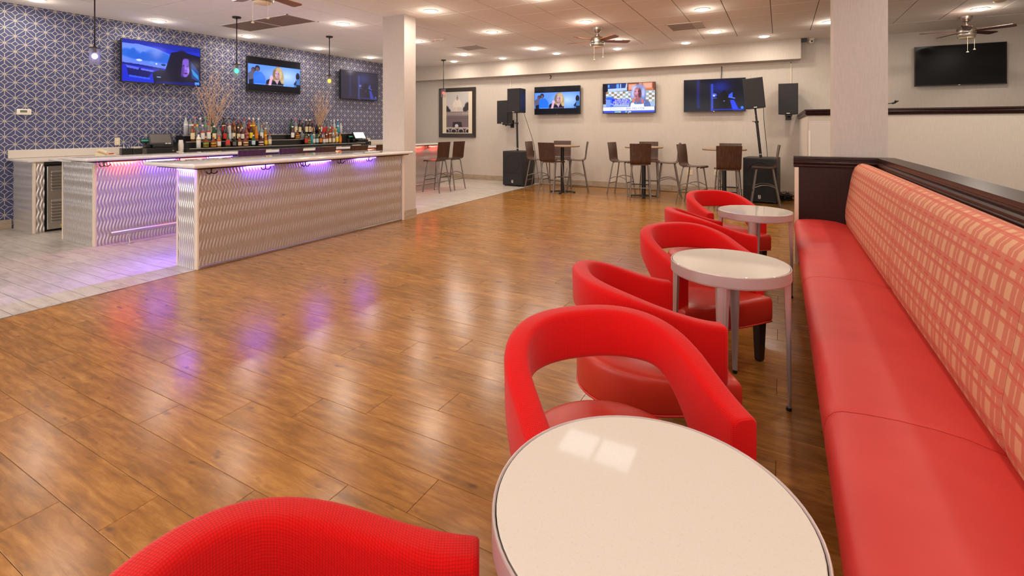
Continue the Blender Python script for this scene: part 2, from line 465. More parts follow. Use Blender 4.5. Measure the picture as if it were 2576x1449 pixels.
# ceiling: slab, grid tiles, border
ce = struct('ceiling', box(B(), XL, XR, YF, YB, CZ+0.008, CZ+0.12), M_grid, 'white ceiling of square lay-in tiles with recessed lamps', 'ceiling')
TP = 0.592
bm = B()
box(bm, XL, -8.409, YF, YB, CZ, CZ+0.02); box(bm, -8.405, XR, 10.32, YB, CZ, CZ+0.02)
obj('plaster_border', bm, M_ceilpaint, ce)
def ctile(nm):
    if nm in PIECES: return PIECES[nm]
    a = TP/2-0.005; V = []; s = 0.004
    for (q, z) in ((a, 0.02), (a, s), (a-s, 0.0)): V += [(-q, -q, z), (q, -q, z), (q, q, z), (-q, q, z)]
    F = [(8, 11, 10, 9)]
    for r in (0, 4):
        for i in range(4): F.append((r+i, r+4+i, r+4+(i+1) % 4, r+(i+1) % 4))
    me = bpy.data.meshes.new(nm); me.from_pydata(V, [], F); me.materials.append(M_ceil); me.update(); PIECES[nm] = me
    return me
ct = ctile('ceiling_tile'); rest = []; cnt = 0
for i in range(0, 23):
    for j in range(-13, 9):
        x = -8.406+TP*(i+0.5); y = 4.99+TP*(j+0.5)
        f = -x*math.sin(YAW)+y*math.cos(YAW)
        if 4.99 < y < 5.58 and -8.4 < x < -6.63: continue
        if x > XR-0.2: continue
        if f > 6.0 and cnt < 300:
            link('ceiling_tile', ct, ce, (x, y, CZ+0.0015*random.random())); cnt += 1
        else: rest.append((x, y))
V = []; F = []
for x, y in rest:
    o = len(V); a = TP/2-0.003; V += [(x-a, y-a, CZ), (x+a, y-a, CZ), (x+a, y+a, CZ), (x-a, y+a, CZ)]; F.append((o, o+3, o+2, o+1))
me = bpy.data.meshes.new('ceiling_tile_field'); me.from_pydata(V, [], F); me.materials.append(M_ceil)
o = link('ceiling_tile_field', me, ce); o['kind'] = 'stuff'

# columns
def column(x0, x1, y0, y1, label):
    t = struct('column', box(B(), x0, x1, y0, y1, 0, CZ), M_col, label, 'column')
    return t
c1 = column(-5.48, -5.046, 5.84, 6.11, 'beige square column standing at the far end of the front bar')
obj('baseboard', box(B(), -5.49, -5.035, 5.83, 6.12, 0, 0.14), M_base, c1)
column(0.488, 0.943, 6.09, 6.45, 'beige square column behind the banquette partition')
# baseboards of the back and left wall, cut into stone lengths
bb = thing('baseboard_back', 'beige stone baseboard along the far wall', 'baseboard', kind='structure')
x = XL
while x < 0.33:
    w = min(0.61, 0.33-x); obj('stone', box(B(), x+0.001, x+w-0.001, YB-0.014, YB, 0, 0.132, 0.002, 1), M_base, bb); x += 0.61
bb = thing('baseboard_left', 'beige stone baseboard under the blue wallpaper', 'baseboard', kind='structure')
y = YF
while y < 2.72:
    w = min(0.61, 2.72-y); obj('stone', box(B(), XL, XL+0.014, y+0.001, y+w-0.001, 0, 0.13, 0.002, 1), M_base, bb); y += 0.61

# half wall of the raised area, with dark chair rail
HR = [(-0.13, 0.0), (-0.13, 0.085), (0.034, 0.085), (0.034, 0.066), (0.018, 0.058), (0.022, 0.044), (0.030, 0.036), (0.026, 0.02), (0.010, 0.014), (0.012, 0.0)]
hw = struct('partition_wall', box(B(), 0.335, XR, 8.0, 8.12, 0, 1.58), M_wall, 'beige half wall of the raised area topped by a dark rail', 'half wall')
obj('side_wall', box(B(), 0.335, 0.455, 8.121, YB, 0, 1.58), M_wall, hw)
obj('rail', sweep(B(), [(XR, 8.0), (0.335, 8.0), (0.335, YB)], [(d, 1.575+z) for d, z in HR], [(0, -1), (-1, -1), (-1, 0)]), M_espresso, hw)
obj('access_panel', box(B(), 0.352, 0.80, 7.992, 8.0, 0.6, 1.50, 0.002, 1), M_panelwhite, hw)
obj('edge_strip', box(B(), 0.347, 0.372, 7.986, 7.992, 0.6, 1.37), M_white, hw)

# banquette partition with dark rail
PR = [(-0.145, 0.0), (-0.145, 0.11), (0.012, 0.11), (0.012, 0.086), (0.002, 0.080), (0.002, 0.070), (0.020, 0.063), (0.026, 0.052), (0.024, 0.041), (0.010, 0.033), (0.014, 0.026), (0.014, 0.014), (0.002, 0.010), (0.0, 0.0)]
pt = struct('partition_wall', box(B(), 0.845, 0.965, YF+0.6, 6.015, 0, 1.01), M_wall, 'low partition with dark moulded cap rail behind the banquette', 'half wall')
obj('return_panel', box(B(), 0.169, 0.845, 5.872, 6.0, 0, 1.01), M_espressopanel, pt)
obj('end_post', box(B(), 0.135, 0.169, 5.868, 6.005, 0, 1.01), M_cream, pt)
obj('rail', sweep(B(), [(0.125, 5.865), (0.838, 5.865), (0.838, YF+0.6)], [(d, 1.0+z) for d, z in PR], [(0, -1), (-1, -1), (-1, 0)]), M_espresso, pt)

# ------------------------------------------------------------------ lamps in the ceiling
def disk_light(parent, w, col, size, z=-0.026):
    l = bpy.data.lights.new('lamp', 'AREA'); l.shape = 'DISK'; l.size = size; l.energy = w; l.color = col
    o = bpy.data.objects.new('lamp', l); C.objects.link(o); o.parent = parent; o.location = (0, 0, z)
    if not parent['group'] or 'front half' in parent['label']: return o
    p = bpy.data.lights.new('ceiling_fill', 'POINT'); p.energy = w*(0.20 if parent.location.y < 10.3 else 0.07); p.color = col; p.shadow_soft_size = 0.03  # point light added below each visible lamp to brighten the ceiling
    q = bpy.data.objects.new('ceiling_fill', p); C.objects.link(q); q.parent = parent; q.location = (0, 0, -0.12); return o
bm = B(); lathe(bm, [(0.088, 0.0), (0.105, -0.002), (0.107, 0.003), (0.107, 0.012), (0.088, 0.012)], 24)
lamp_ring = obj('trim_ring', bm, M_trimring, smooth=False)
bm = B(); lathe(bm, [(0.0005, -0.022), (0.045, -0.020), (0.075, -0.012), (0.0875, 0.001), (0.0875, 0.008)], 24); lamp_lens = obj('lens', bm, M_lens, smooth=True)
DL = [(-8.88, y, s) for y, s in ((1.3, 0), (2.81, 1), (4.31, 1), (5.84, 1), (7.46, 1), (9.03, 1))]
DL += [(-6.41, 5.90, 1), (-4.56, 5.87, 1), (-2.83, 5.95, 1), (-6.41, 7.80, 1), (-4.59, 7.69, 1), (-2.80, 7.69, 1), (-1.0, 7.69, 1),
       (-6.57, 9.72, 1), (-4.73, 9.75, 1), (-2.82, 9.60, 1), (-1.02, 9.59, 1), (0.716, 9.60, 1), (2.57, 9.60, 1),
       (-7.46, 10.57, 1), (-6.06, 10.67, 1), (-4.57, 10.59, 1), (-3.13, 10.60, 1), (-1.69, 10.54, 1), (-0.265, 10.50, 1)]
for X in (-6.41, -4.57, -2.8, 2.57):
    for Y in (4.04, 2.2, 0.4): DL.append((X, Y, 0))
DL += [(0.75, 4.04, 0), (0.75, 2.2, 0), (0.75, 0.4, 0), (-1.0, 0.4, 0)]  # unseen lamps added to brighten the bench and the near tables
DL += [(-1.0, 5.87, 0), (1.75, 5.87, 0), (3.6, 5.87, 0), (1.75, 7.1, 0), (3.6, 7.1, 0)]  # first extends the grid; the others are added to brighten the half wall
ORD = ['nearest', 'second', 'third', 'fourth', 'fifth', 'sixth', 'seventh']
def lamp_label(x, y, s):
    if not s: return 'unseen round white recessed ceiling lamp in the front half of the room'
    if x < -8: return 'round recessed ceiling lamp, %s from the front in the row along the blue wall' % ORD[[1.3, 2.81, 4.31, 5.84, 7.46, 9.03].index(y)]
    if x > 0.5: return 'round recessed ceiling lamp over the raised area, %s' % ('beside the banquette column' if x < 1 else 'behind its ceiling fan')
    if y > 10.3: return 'round recessed ceiling lamp close to the far soffit, %s from the blue wall' % ORD[[-7.46, -6.06, -4.57, -3.13, -1.69, -0.265].index(x)].replace('nearest', 'first')
    row = 'sixth' if y > 9 else ('fifth' if y > 7 else 'fourth')
    xs = sorted([q[0] for q in DL if q[2] and q[0] > -8 and q[0] < 0.5 and abs(q[1]-y) < 0.5])
    return 'recessed ceiling lamp in the %s cross row from the front, %s from the bar' % (row, ORD[xs.index(x)].replace('nearest', 'first'))
first = True
for x, y, s in DL:
    t = thing('downlight', lamp_label(x, y, s), 'ceiling lamp', (x, y, CZ-0.006), 0, 'recessed ceiling lamps')
    for src in (lamp_ring, lamp_lens):
        c = src if first else src.copy()
        if not first: C.objects.link(c)
        c.parent = t
    first = False
    disk_light(t, (0.8 if y > 10.3 else 1.0)*LAMP_W*((1.3 if x > 0.5 else 1.0 if x > -8 else 0.75) if y > 5 else (0.72 if x < -1.5 else 0.70)), LAMP_COL, 0.17)
# twin flat panel light over the first table
t = thing('panel_light', 'twin square white panel light in the ceiling over the nearest round table', 'ceiling lamp', (-1.57, 4.63, CZ))
for sx in (-0.185, 0.185):
    obj('lens', box(B(), sx-0.165, sx+0.165, -0.185, 0.185, -0.012, -0.004), mat('daylight_panel', (1, 1, 1, 1), 0.5, emit=(0.86, 0.95, 1, 1), es=2.6), t)
bm = B()
for a in ((-0.37, 0.37, -0.21, -0.185), (-0.37, 0.37, 0.185, 0.21), (-0.37, -0.35, -0.185, 0.185), (0.35, 0.37, -0.185, 0.185), (-0.02, 0.02, -0.185, 0.185)):
    box(bm, a[0], a[1], a[2], a[3], -0.016, 0.0)
obj('frame', bm, M_trimring, t)
#--OBJECTS--
# ------------------------------------------------------------------ bar counters
def wave_panel(name, parent, axis, pos, a0, a1, z0, z1, sign, pitch=0.0345, h=0.0033):
    """embossed zig-zag ridges. axis 'y': panel in plane x=pos facing sign*x ; axis 'x': plane y=pos facing sign*y"""
    na = int((a1-a0)/pitch*8)+2; nz = int((z1-z0)/0.0125)+2
    A = np.linspace(a0, a1, na)[:, None]; Z = np.linspace(z0, z1, nz)[None, :]
    ph = 2*PI*Z/0.16
    sh = 0.0100*(np.sin(ph)+0.12*np.sin(2*ph+0.6))
    f = np.cos(2*PI*(A+sh)/pitch)
    d = h*(np.sign(f)*np.abs(f)**0.8)
    P = np.zeros((na, nz, 3))
    if axis == 'y': P[..., 0] = pos+sign*d; P[..., 1] = A; P[..., 2] = Z
    else: P[..., 0] = A; P[..., 1] = pos+sign*d; P[..., 2] = Z
    return grid(name, P, M_wave, parent)
def slab(bm, x0, x1, y0, y1, z0, z1, r=0.02):
    box(bm, x0, x1, y0, y1, z0, z1, r, 4)
def coat_hook(parent, x, y, z, dx):
    """double hook hanging under a counter; dx = direction it faces"""
    bm = B()
    tube(bm, [(x, y, z), (x, y, z-0.045)], 0.006, 6)
    box(bm, x-0.012, x+0.012, y-0.012, y+0.012, z-0.004, z+0.0)
    for s in (-1, 1):
        tube(bm, [(x, y, z-0.043), (x+dx*0.006, y+s*0.022, z-0.053), (x+dx*0.010, y+s*0.044, z-0.047), (x+dx*0.012, y+s*0.057, z-0.027)], 0.0055, 6)
    return obj('coat_hook', bm, M_bronze, parent, smooth=True)
def led(parent, x0, x1, y0, y1, z, m, col, w, rot=(0, 0, 0)):
    bm = B(); box(bm, x0, x1, y0, y1, z-0.006, z+0.006)
    o = obj('led_strip', bm, m, parent)
    l = bpy.data.lights.new('led_glow', 'AREA'); l.shape = 'RECTANGLE'; l.size = max(0.02, x1-x0); l.size_y = y1-y0; l.energy = w; l.color = col
    lo = bpy.data.objects.new('led_glow', l); C.objects.link(lo); lo.parent = o
    lo.location = ((x0+x1)/2, (y0+y1)/2, z-0.009); lo.rotation_euler = rot
    return o
VIO = (0.17, 0.06, 1.0); RED = (1.0, 0.06, 0.04)
# front bar
b1 = thing('bar_counter', 'front bar with pale stone top and embossed metal face beside the wooden floor', 'bar')
obj('core', box(B(), -5.39, -5.058, 2.804, 5.835, 0.0, 1.0), M_cream, b1)
wave_panel('front_panel', b1, 'y', -5.05, 2.808, 5.79, 0.03, 0.985, 1)
wave_panel('rear_panel', b1, 'y', -5.398, 2.82, 5.83, 0.0, 1.0, -1)
wave_panel('end_panel', b1, 'x', 2.799, -5.388, -5.095, 0.0, 1.0, -1)
obj('corner_post', box(B(), -5.095, -5.043, 2.790, 2.810, 0, 1.0, 0.003, 1), M_cream, b1)
obj('corner_post', box(B(), -5.416, -5.388, 2.790, 2.82, 0, 1.0, 0.003, 1), M_cream, b1)
obj('corner_post', box(B(), -5.09, -5.036, 5.785, 5.838, 0, 1.0, 0.003, 1), M_cream, b1)
obj('base_trim', box(B(), -5.06, -5.038, 2.811, 5.785, 0, 0.028, 0.003, 1), M_nickel, b1)
bm = B(); slab(bm, -5.77, -4.86, 2.655, 5.835, 1.014, 1.055, 0.018); obj('countertop', bm, M_quartz2, b1, smooth=True, angle=40)
obj('underlay_board', box(B(), -5.68, -4.95, 2.74, 5.83, 0.998, 1.014), M_espressopanel, b1)
for y0, y1 in ((3.28, 3.60), (4.07, 4.40), (4.86, 5.19)):
    led(b1, -5.02, -4.995, y0, y1, 0.990, M_ledp, VIO, 3.0, (0, math.radians(30), 0))
led(b1, -5.34, -5.10, 2.755, 2.775, 0.990, M_ledp, VIO, 2.0, (math.radians(20), 0, 0))
for y0, y1 in ((3.0, 3.6), (4.0, 4.6), (5.0, 5.6)):
    led(b1, -5.43, -5.41, y0, y1, 0.990, M_ledp, VIO, 46.0, (0, math.radians(-38), 0))
for y in (2.90, 3.49, 4.01, 4.55, 5.05): coat_hook(b1, -4.995, y, 0.998, 1)
# back bar (customer side) running parallel behind it
b2 = thing('bar_counter', 'long rear bar with violet and red lights under its pale stone top', 'bar')
obj('core', box(B(), -7.93, -7.113, 2.776, 9.5, 0.0, 1.0), M_cream, b2)
wave_panel('front_panel', b2, 'y', -7.105, 2.782, 9.5, 0.0, 1.0, 1)
wave_panel('end_panel', b2, 'x', 2.769, -7.94, -7.155, 0.0, 0.99, -1)
obj('corner_post', box(B(), -7.155, -7.098, 2.76, 2.783, 0, 1.0, 0.003, 1), M_cream, b2)
obj('corner_post', box(B(), -7.965, -7.938, 2.76, 2.79, 0, 0.99, 0.003, 1), M_cream, b2)
bm = B(); slab(bm, -7.52, -6.885, 2.60, 9.55, 1.018, 1.055, 0.016); obj('countertop', bm, M_quartz2, b2, smooth=True, angle=40)
bm = B(); slab(bm, -8.06, -7.44, 2.66, 9.5, 0.990, 1.017, 0.012); obj('work_shelf', bm, M_quartz2, b2, smooth=True, angle=40)
obj('underlay_board', box(B(), -7.40, -6.97, 2.70, 9.5, 1.0, 1.018), M_espressopanel, b2)
for y0, y1, c in ((2.92, 3.22, 'r'), (3.32, 3.62, 'p'), (3.72, 4.02, 'r'), (4.1, 4.4, 'p'), (6.24, 6.43, 'r'), (7.05, 7.27, 'r'), (8.50, 8.85, 'r'), (9.1, 9.4, 'r')):
    led(b2, -7.075, -7.05, y0, y1, 0.994, M_ledr if c == 'r' else M_ledp, RED if c == 'r' else VIO, 2.6 if c == 'r' else 5.0, (0, math.radians(30), 0))
for y in (2.83, 3.66, 4.47, 5.35, 8.95): coat_hook(b2, -7.03, y, 1.0, 1)
# foot rail
fr_ = thing('foot_rail', 'brushed steel foot rail along the violet lit rear bar', 'foot rail', (0, 0, 0))
bm = B(); tube(bm, [(-6.95, 2.86, 0.150), (-6.95, 9.45, 0.150)], 0.026, 14); obj('rail_tube', bm, M_steel, fr_, smooth=True, angle=40)
for y in (3.05, 4.6, 6.1, 7.6, 9.1):
    bm = B(); tube(bm, [(-6.95, y, 0.128), (-6.95, y, 0.06), (-6.93, y, 0.008)], 0.008, 8); tube(bm, [(-6.95, y, 0.10), (-7.02, y, 0.14), (-7.085, y, 0.15)], 0.006, 6)
    lathe(bm, [(0.028, 0.0), (0.028, 0.006), (0.01, 0.012)], 14, (-6.93, y)); lathe(bm, [(0.031, 0.124), (0.031, 0.176)], 14, (-6.95, y)) if False else None
    bk = obj('bracket', bm, M_steel, fr_, smooth=True, angle=40)

# back counter on the blue wall with under-counter fridge
bc = thing('back_counter', 'low back counter of embossed metal and pale stone against the blue wall', 'counter')
obj('cabinet', box(B(), XL+0.01, -8.70, 3.58, 10.4, 0.0, 0.945), M_espressopanel, bc)
obj('end_core', box(B(), XL+0.012, -8.745, 2.739, 2.76, 0.0, 0.945), M_cream, bc)
wave_panel('end_panel', bc, 'x', 2.733, XL+0.02, -8.745, 0.0, 0.945, -1)
obj('corner_post', box(B(), -8.748, -8.688, 2.722, 2.744, 0, 0.945, 0.003, 1), M_cream, bc)
wave_panel('front_filler', bc, 'y', -8.70, 2.744, 2.832, 0.0, 0.92, 1, 0.036)
obj('filler_core', box(B(), -8.80, -8.708, 2.744, 2.832, 0.0, 0.945), M_cream, bc)
bm = B(); slab(bm, XL+0.001, -8.66, 2.66, 10.45, 0.946, 0.98, 0.01); obj('countertop', bm, M_quartz, bc, smooth=True, angle=40)
obj('backsplash', box(B(), XL+0.001, XL+0.022, 2.68, 10.45, 0.98, 1.095, 0.004, 2), M_quartz, bc)
obj('black_strip', box(B(), -8.76, -8.69, 2.835, 3.60, 0.905, 0.945), M_black, bc)  # black strip between the fridge top and the countertop
fg = thing('bar_fridge', 'steel under-counter fridge with louvred front at the end of the back counter', 'fridge', (-8.70, 2.845, 0))
obj('body', box(B(), -0.60, 0, 0, 0.71, 0.02, 0.895), M_black, fg)
obj('front_frame', box(B(), 0.0, 0.02, 0.012, 0.70, 0.03, 0.885, 0.004, 1), M_steel, fg)
for k in range(8):
    for q in (0.55, 0.12):
        if q == 0.55 and k > 6: continue
        bm = B(); z = q+k*0.040
        prism(bm, [(0.02, 0.0), (0.042, 0.006), (0.044, 0.012), (0.02, 0.03)], 0.56, Matrix(((1, 0, 0, 0), (0, 0, 1, 0.055), (0, 1, 0, z), (0, 0, 0, 1))))
        obj('louvre', bm, M_steel, fg)
obj('control_panel', box(B(), 0.02, 0.026, 0.20, 0.40, 0.465, 0.51), M_steel, fg)
for y in (0.225, 0.29, 0.345): obj('button', box(B(), 0.026, 0.030, y, y+0.03, 0.475, 0.50), M_black, fg)
obj('warning_sticker', box(B(), 0.02, 0.0215, 0.15, 0.32, 0.058, 0.085), mat('yellow_sticker', rgb(226, 210, 30), 0.5), fg)
bm = B(); lathe(bm, [(0.0005, 0.0), (0.03, 0.001), (0.034, 0.004), (0.034, 0.0)], 16)
for v in bm.verts: v.co = Vector((0.021+v.co.z, 0.33+v.co.y*1.5, 0.845+v.co.x*0.6))
obj('badge', bm, M_black, fg)

# ------------------------------------------------------------------ flat pictures painted on vertex grids
class Pic:
    def __init__(s, w, h, c=(0, 0, 0)):
        s.w, s.h = w, h; s.a = np.zeros((h, w, 3)); s.a[:] = c
        s.X, s.Y = np.meshgrid((np.arange(w)+0.5)/w, (np.arange(h)+0.5)/h)
    def put(s, m, c): 
        m = np.clip(m, 0, 1)[..., None]; s.a = s.a*(1-m)+np.array(c, float)*m
    def ell(s, x, y, rx, ry, c, soft=0.12, rot=0.0, al=1.0):
        dx, dy = (s.X-x)*s.w/s.h, s.Y-y; rx = rx*s.w/s.h; ca, sa = math.cos(rot), math.sin(rot)
        d = np.sqrt(((dx*ca+dy*sa)/rx)**2+((-dx*sa+dy*ca)/ry)**2); s.put(al*np.clip((1-d)/soft+0.5, 0, 1), c)
    def rect(s, x0, y0, x1, y1, c, al=1.0): s.put(al*((s.X >= x0) & (s.X < x1) & (s.Y >= y0) & (s.Y < y1)).astype(float), c)
    def poly(s, pts, c, al=1.0):
        m = np.zeros((s.h, s.w), bool); n = len(pts)
        for i in range(n):
            (x0, y0), (x1, y1) = pts[i], pts[(i+1) % n]
            if y0 == y1: continue
            t = (s.Y-y0)/(y1-y0); m ^= ((y0 > s.Y) != (y1 > s.Y)) & (s.X < x0+t*(x1-x0))
        s.put(al*m.astype(float), c)
    def grad(s, f, c, mask=None):
        m = f(s.X, s.Y)
        if mask is not None: m = m*mask
        s.put(m, c)
    def mesh(s, name, w, h, m, parent, M, gain=1.0):
        """quad grid w x h metres in local XZ of M, one colour per vertex"""
        xs = np.linspace(-w/2, w/2, s.w); zs = np.linspace(h/2, -h/2, s.h)
        GX, GZ = np.meshgrid(xs, zs); V = np.stack([GX, np.zeros_like(GX), GZ], -1).reshape(-1, 3)
        Mn = np.array(M); V = V@Mn[:3, :3].T+Mn[:3, 3]
        i = np.arange((s.h-1)*(s.w-1)); r, c = i//(s.w-1), i % (s.w-1); a = r*s.w+c
        F = np.stack([a, a+s.w, a+s.w+1, a+1], -1)
        me = bpy.data.meshes.new(name); me.from_pydata(V.tolist(), [], F.tolist())
        at = me.color_attributes.new('pic', 'FLOAT_COLOR', 'POINT')
        col = np.clip(s.a.reshape(-1, 3)/255.0, 0, 1); lc = np.where(col <= 0.04045, col/12.92, ((col+0.055)/1.055)**2.4)*gain
        at.data.foreach_set('color', np.concatenate([lc, np.ones((len(lc), 1))], 1).ravel())
        me.materials.append(m); me.update(); return link(name, me, parent)
def pic_car():
    p = Pic(200, 113, (20, 40, 190))
    p.poly([(0, 0), (1, 0), (1, .12), (.62, .14), (.4, .09), (0, .1)], (18, 34, 150))
    p.poly([(0, .1), (.2, .09), (.4, .14), (.58, .25), (.53, .62), (.4, .6), (0, .55)], (96, 128, 250))
    for x, y, rx, ry in ((.06, .32, .09, .1), (.14, .36, .08, .12), (.22, .4, .09, .08), (.3, .38, .1, .12), (.4, .33, .12, .16), (.5, .36, .1, .14), (.13, .26, .03, .07), (.25, .32, .03, .06)):
        p.ell(x, y, rx, ry, (20, 84, 190), .5, al=.85)
    p.poly([(0, .43), (.5, .5), (.53, .62), (.4, .62), (0, .56)], (86, 116, 240), .75)
    p.ell(.2, .47, .035, .025, (190, 200, 255)); p.ell(.35, .5, .03, .03, (90, 130, 255)); p.ell(.41, .52, .01, .02, (200, 220, 255))
    p.poly([(0, .55), (.2, .57), (.5, .62), (.5, .68), (.2, .62), (0, .6)], (14, 22, 120))
    p.poly([(0, .62), (.38, .68), (.36, .74), (.3, .9), (.06, .88)], (12, 18, 90))
    p.poly([(.04, .61), (.2, .65), (.19, .7), (.06, .67)], (80, 92, 230)); p.poly([(.22, .66), (.38, .69), (.36, .73), (.22, .7)], (90, 100, 240))
    p.poly([(.08, .84), (.33, .88), (.33, .92), (.08, .88)], (50, 80, 250)); p.poly([(0, .6), (.05, .64), (.08, .92), (.05, 1), (0, 1)], (22, 36, 190))
    p.poly([(.38, 1), (.36, .75), (.42, .68), (.52, .66), (.6, .2), (.72, .14), (1, .22), (1, 1)], (10, 10, 40))
    p.poly([(.84, .3), (.98, .62), (.99, .9), (.88, .8), (.86, .5)], (10, 50, 130)); p.poly([(.87, .55), (.97, .72), (.98, .84), (.9, .72)], (40, 130, 190))
    p.ell(.745, .50, .125, .38, (14, 12, 38), .15); p.poly([(.62, .5), (.87, .5), (.875, .95), (.58, .95)], (14, 11, 36))
    p.ell(.787, .565, .060, .225, (118, 84, 196), .12); p.ell(.80, .40, .055, .09, (112, 78, 190), .4); p.ell(.745, .62, .03, .16, (78, 52, 140), .7)
    p.poly([(.70, .3), (.76, .27), (.745, .5), (.73, .75), (.70, .8)], (14, 11, 36)); p.ell(.85, .5, .012, .3, (16, 12, 42), .5)
    p.rect(.752, .468, .782, .480, (50, 30, 92)); p.rect(.806, .470, .836, .482, (50, 30, 92)); p.ell(.768, .503, .014, .013, (26, 15, 62)); p.ell(.820, .505, .013, .012, (26, 15, 62))
    p.poly([(.795, .5), (.808, .60), (.788, .61)], (150, 112, 230)); p.ell(.797, .612, .014, .010, (84, 54, 150)); p.ell(.797, .69, .026, .022, (104, 40, 110)); p.ell(.797, .69, .018, .008, (24, 10, 36)); p.ell(.832, .61, .014, .09, (150, 122, 246), .6)
    p.ell(.44, .84, .028, .012, (120, 170, 255)); p.ell(.50, .53, .03, .025, (6, 8, 30)); p.ell(.5, .53, .02, .013, (30, 70, 150))
    p.poly([(.4, .95), (1, .9), (1, 1), (.4, 1)], (10, 20, 100))
    p.rect(.925, .905, .985, .965, (70, 150, 250)); return p
def pic_party(dim=1.0):
    p = Pic(200, 113, (6, 7, 14))
    p.rect(0, .215, 1, .80, (86, 136, 250)); p.grad(lambda X, Y: np.clip(1-np.hypot((X-.72)*1.2, (Y-.5)*1.4)/.5, 0, 1)*((Y > .215) & (Y < .8)), (170, 196, 255))
    p.ell(.17, .33, .045, .09, (40, 34, 46)); p.ell(.10, .38, .04, .075, (50, 44, 54)); p.ell(.09, .40, .03, .06, (92, 70, 84)); p.ell(.17, .36, .03, .06, (96, 76, 96))
    p.poly([(.0, .5), (.05, .43), (.12, .42), (.14, .6), (.12, .80), (.02, .80)], (82, 84, 110)); p.poly([(.10, .8), (.1, .52), (.14, .43), (.24, .42), (.31, .55), (.32, .80)], (32, 104, 240))
    p.poly([(.02, .68), (.1, .64), (.1, .8), (.02, .8)], (24, 24, 40))
    p.poly([(.32, .80), (.33, .66), (.42, .58), (.56, .56), (.66, .68), (.66, .80)], (22, 18, 36))
    p.ell(.555, .42, .085, .20, (132, 108, 76), .25); p.ell(.62, .52, .045, .17, (168, 142, 100), .4); p.ell(.60, .42, .03, .16, (196, 172, 126), .6); p.ell(.485, .46, .035, .15, (122, 98, 66), .4); p.ell(.64, .66, .03, .07, (186, 160, 116), .5); p.ell(.48, .6, .03, .06, (150, 124, 86), .5)
    p.ell(.538, .45, .043, .125, (196, 152, 172), .2); p.ell(.57, .30, .06, .06, (184, 158, 112), .5); p.ell(.565, .47, .018, .09, (164, 118, 140), .7)
    p.ell(.515, .43, .011, .012, (50, 34, 60)); p.ell(.555, .43, .011, .012, (50, 34, 60)); p.ell(.535, .53, .016, .012, (150, 60, 90)); p.ell(.535, .48, .007, .02, (170, 124, 150))
    p.poly([(.37, .8), (.40, .58), (.43, .52), (.46, .56), (.44, .66), (.42, .8)], (206, 158, 184)); p.ell(.43, .56, .03, .06, (214, 166, 190), .3)
    p.poly([(.48, .62), (.58, .6), (.54, .76)], (190, 146, 168))
    p.ell(.95, .46, .04, .12, (26, 22, 40), .3); p.poly([(.87, .8), (.89, .66), (.92, .55), (1, .52), (1, .8)], (60, 110, 170)); p.poly([(.88, .66), (.92, .58), (.92, .74), (.86, .72)], (34, 34, 60)); p.rect(.92, .72, 1, .8, (20, 24, 46))
    p.rect(.12, .772, .68, .79, (196, 212, 255), .45)
    if dim < 1: p.a *= dim
    return p
def pic_dark(wash):
    p = Pic(200, 113, (6, 6, 20))
    p.grad(lambda X, Y: .5*np.exp(-((X-.24)/.03)**2)*(Y < .9), (30, 44, 170)); p.grad(lambda X, Y: .8*np.exp(-((X-.47)/.022)**2)*(Y > .15), (60, 90, 230))
    p.grad(lambda X, Y: .55*np.exp(-((X-.6)/.16)**2-((Y-.25)/.2)**2), (30, 54, 200))
    p.ell(.51, .50, .035, .05, (90, 110, 250), .8); p.ell(.50, .52, .012, .022, (230, 236, 255), .6); p.rect(.48, .585, .545, .605, (70, 90, 220))
    p.poly([(.74, .5), (.80, .42), (.80, .6), (.74, .56)], (50, 80, 230)); p.poly([(.735, .55), (.84, .6), (.84, .63), (.73, .58)], (70, 110, 255))
    p.poly([(.76, .66), (.82, .66), (.90, .94), (.95, .97), (.80, .97)], (30, 60, 250)); p.poly([(.83, .7), (.86, .7), (.92, .92), (.89, .94)], (6, 8, 60))
    p.poly([(.58, .97), (.6, .55), (.65, .36), (.70, .4), (.73, .6), (.75, .97)], (4, 4, 12)); p.ell(.665, .69, .01, .012, (150, 160, 220), .7)
    p.rect(.44, .94, .98, .965, (20, 36, 180)); p.ell(.95, .90, .022, .04, (40, 120, 220))
    if wash: p.a = p.a*.42+np.array((62, 54, 62))*.75
    return p
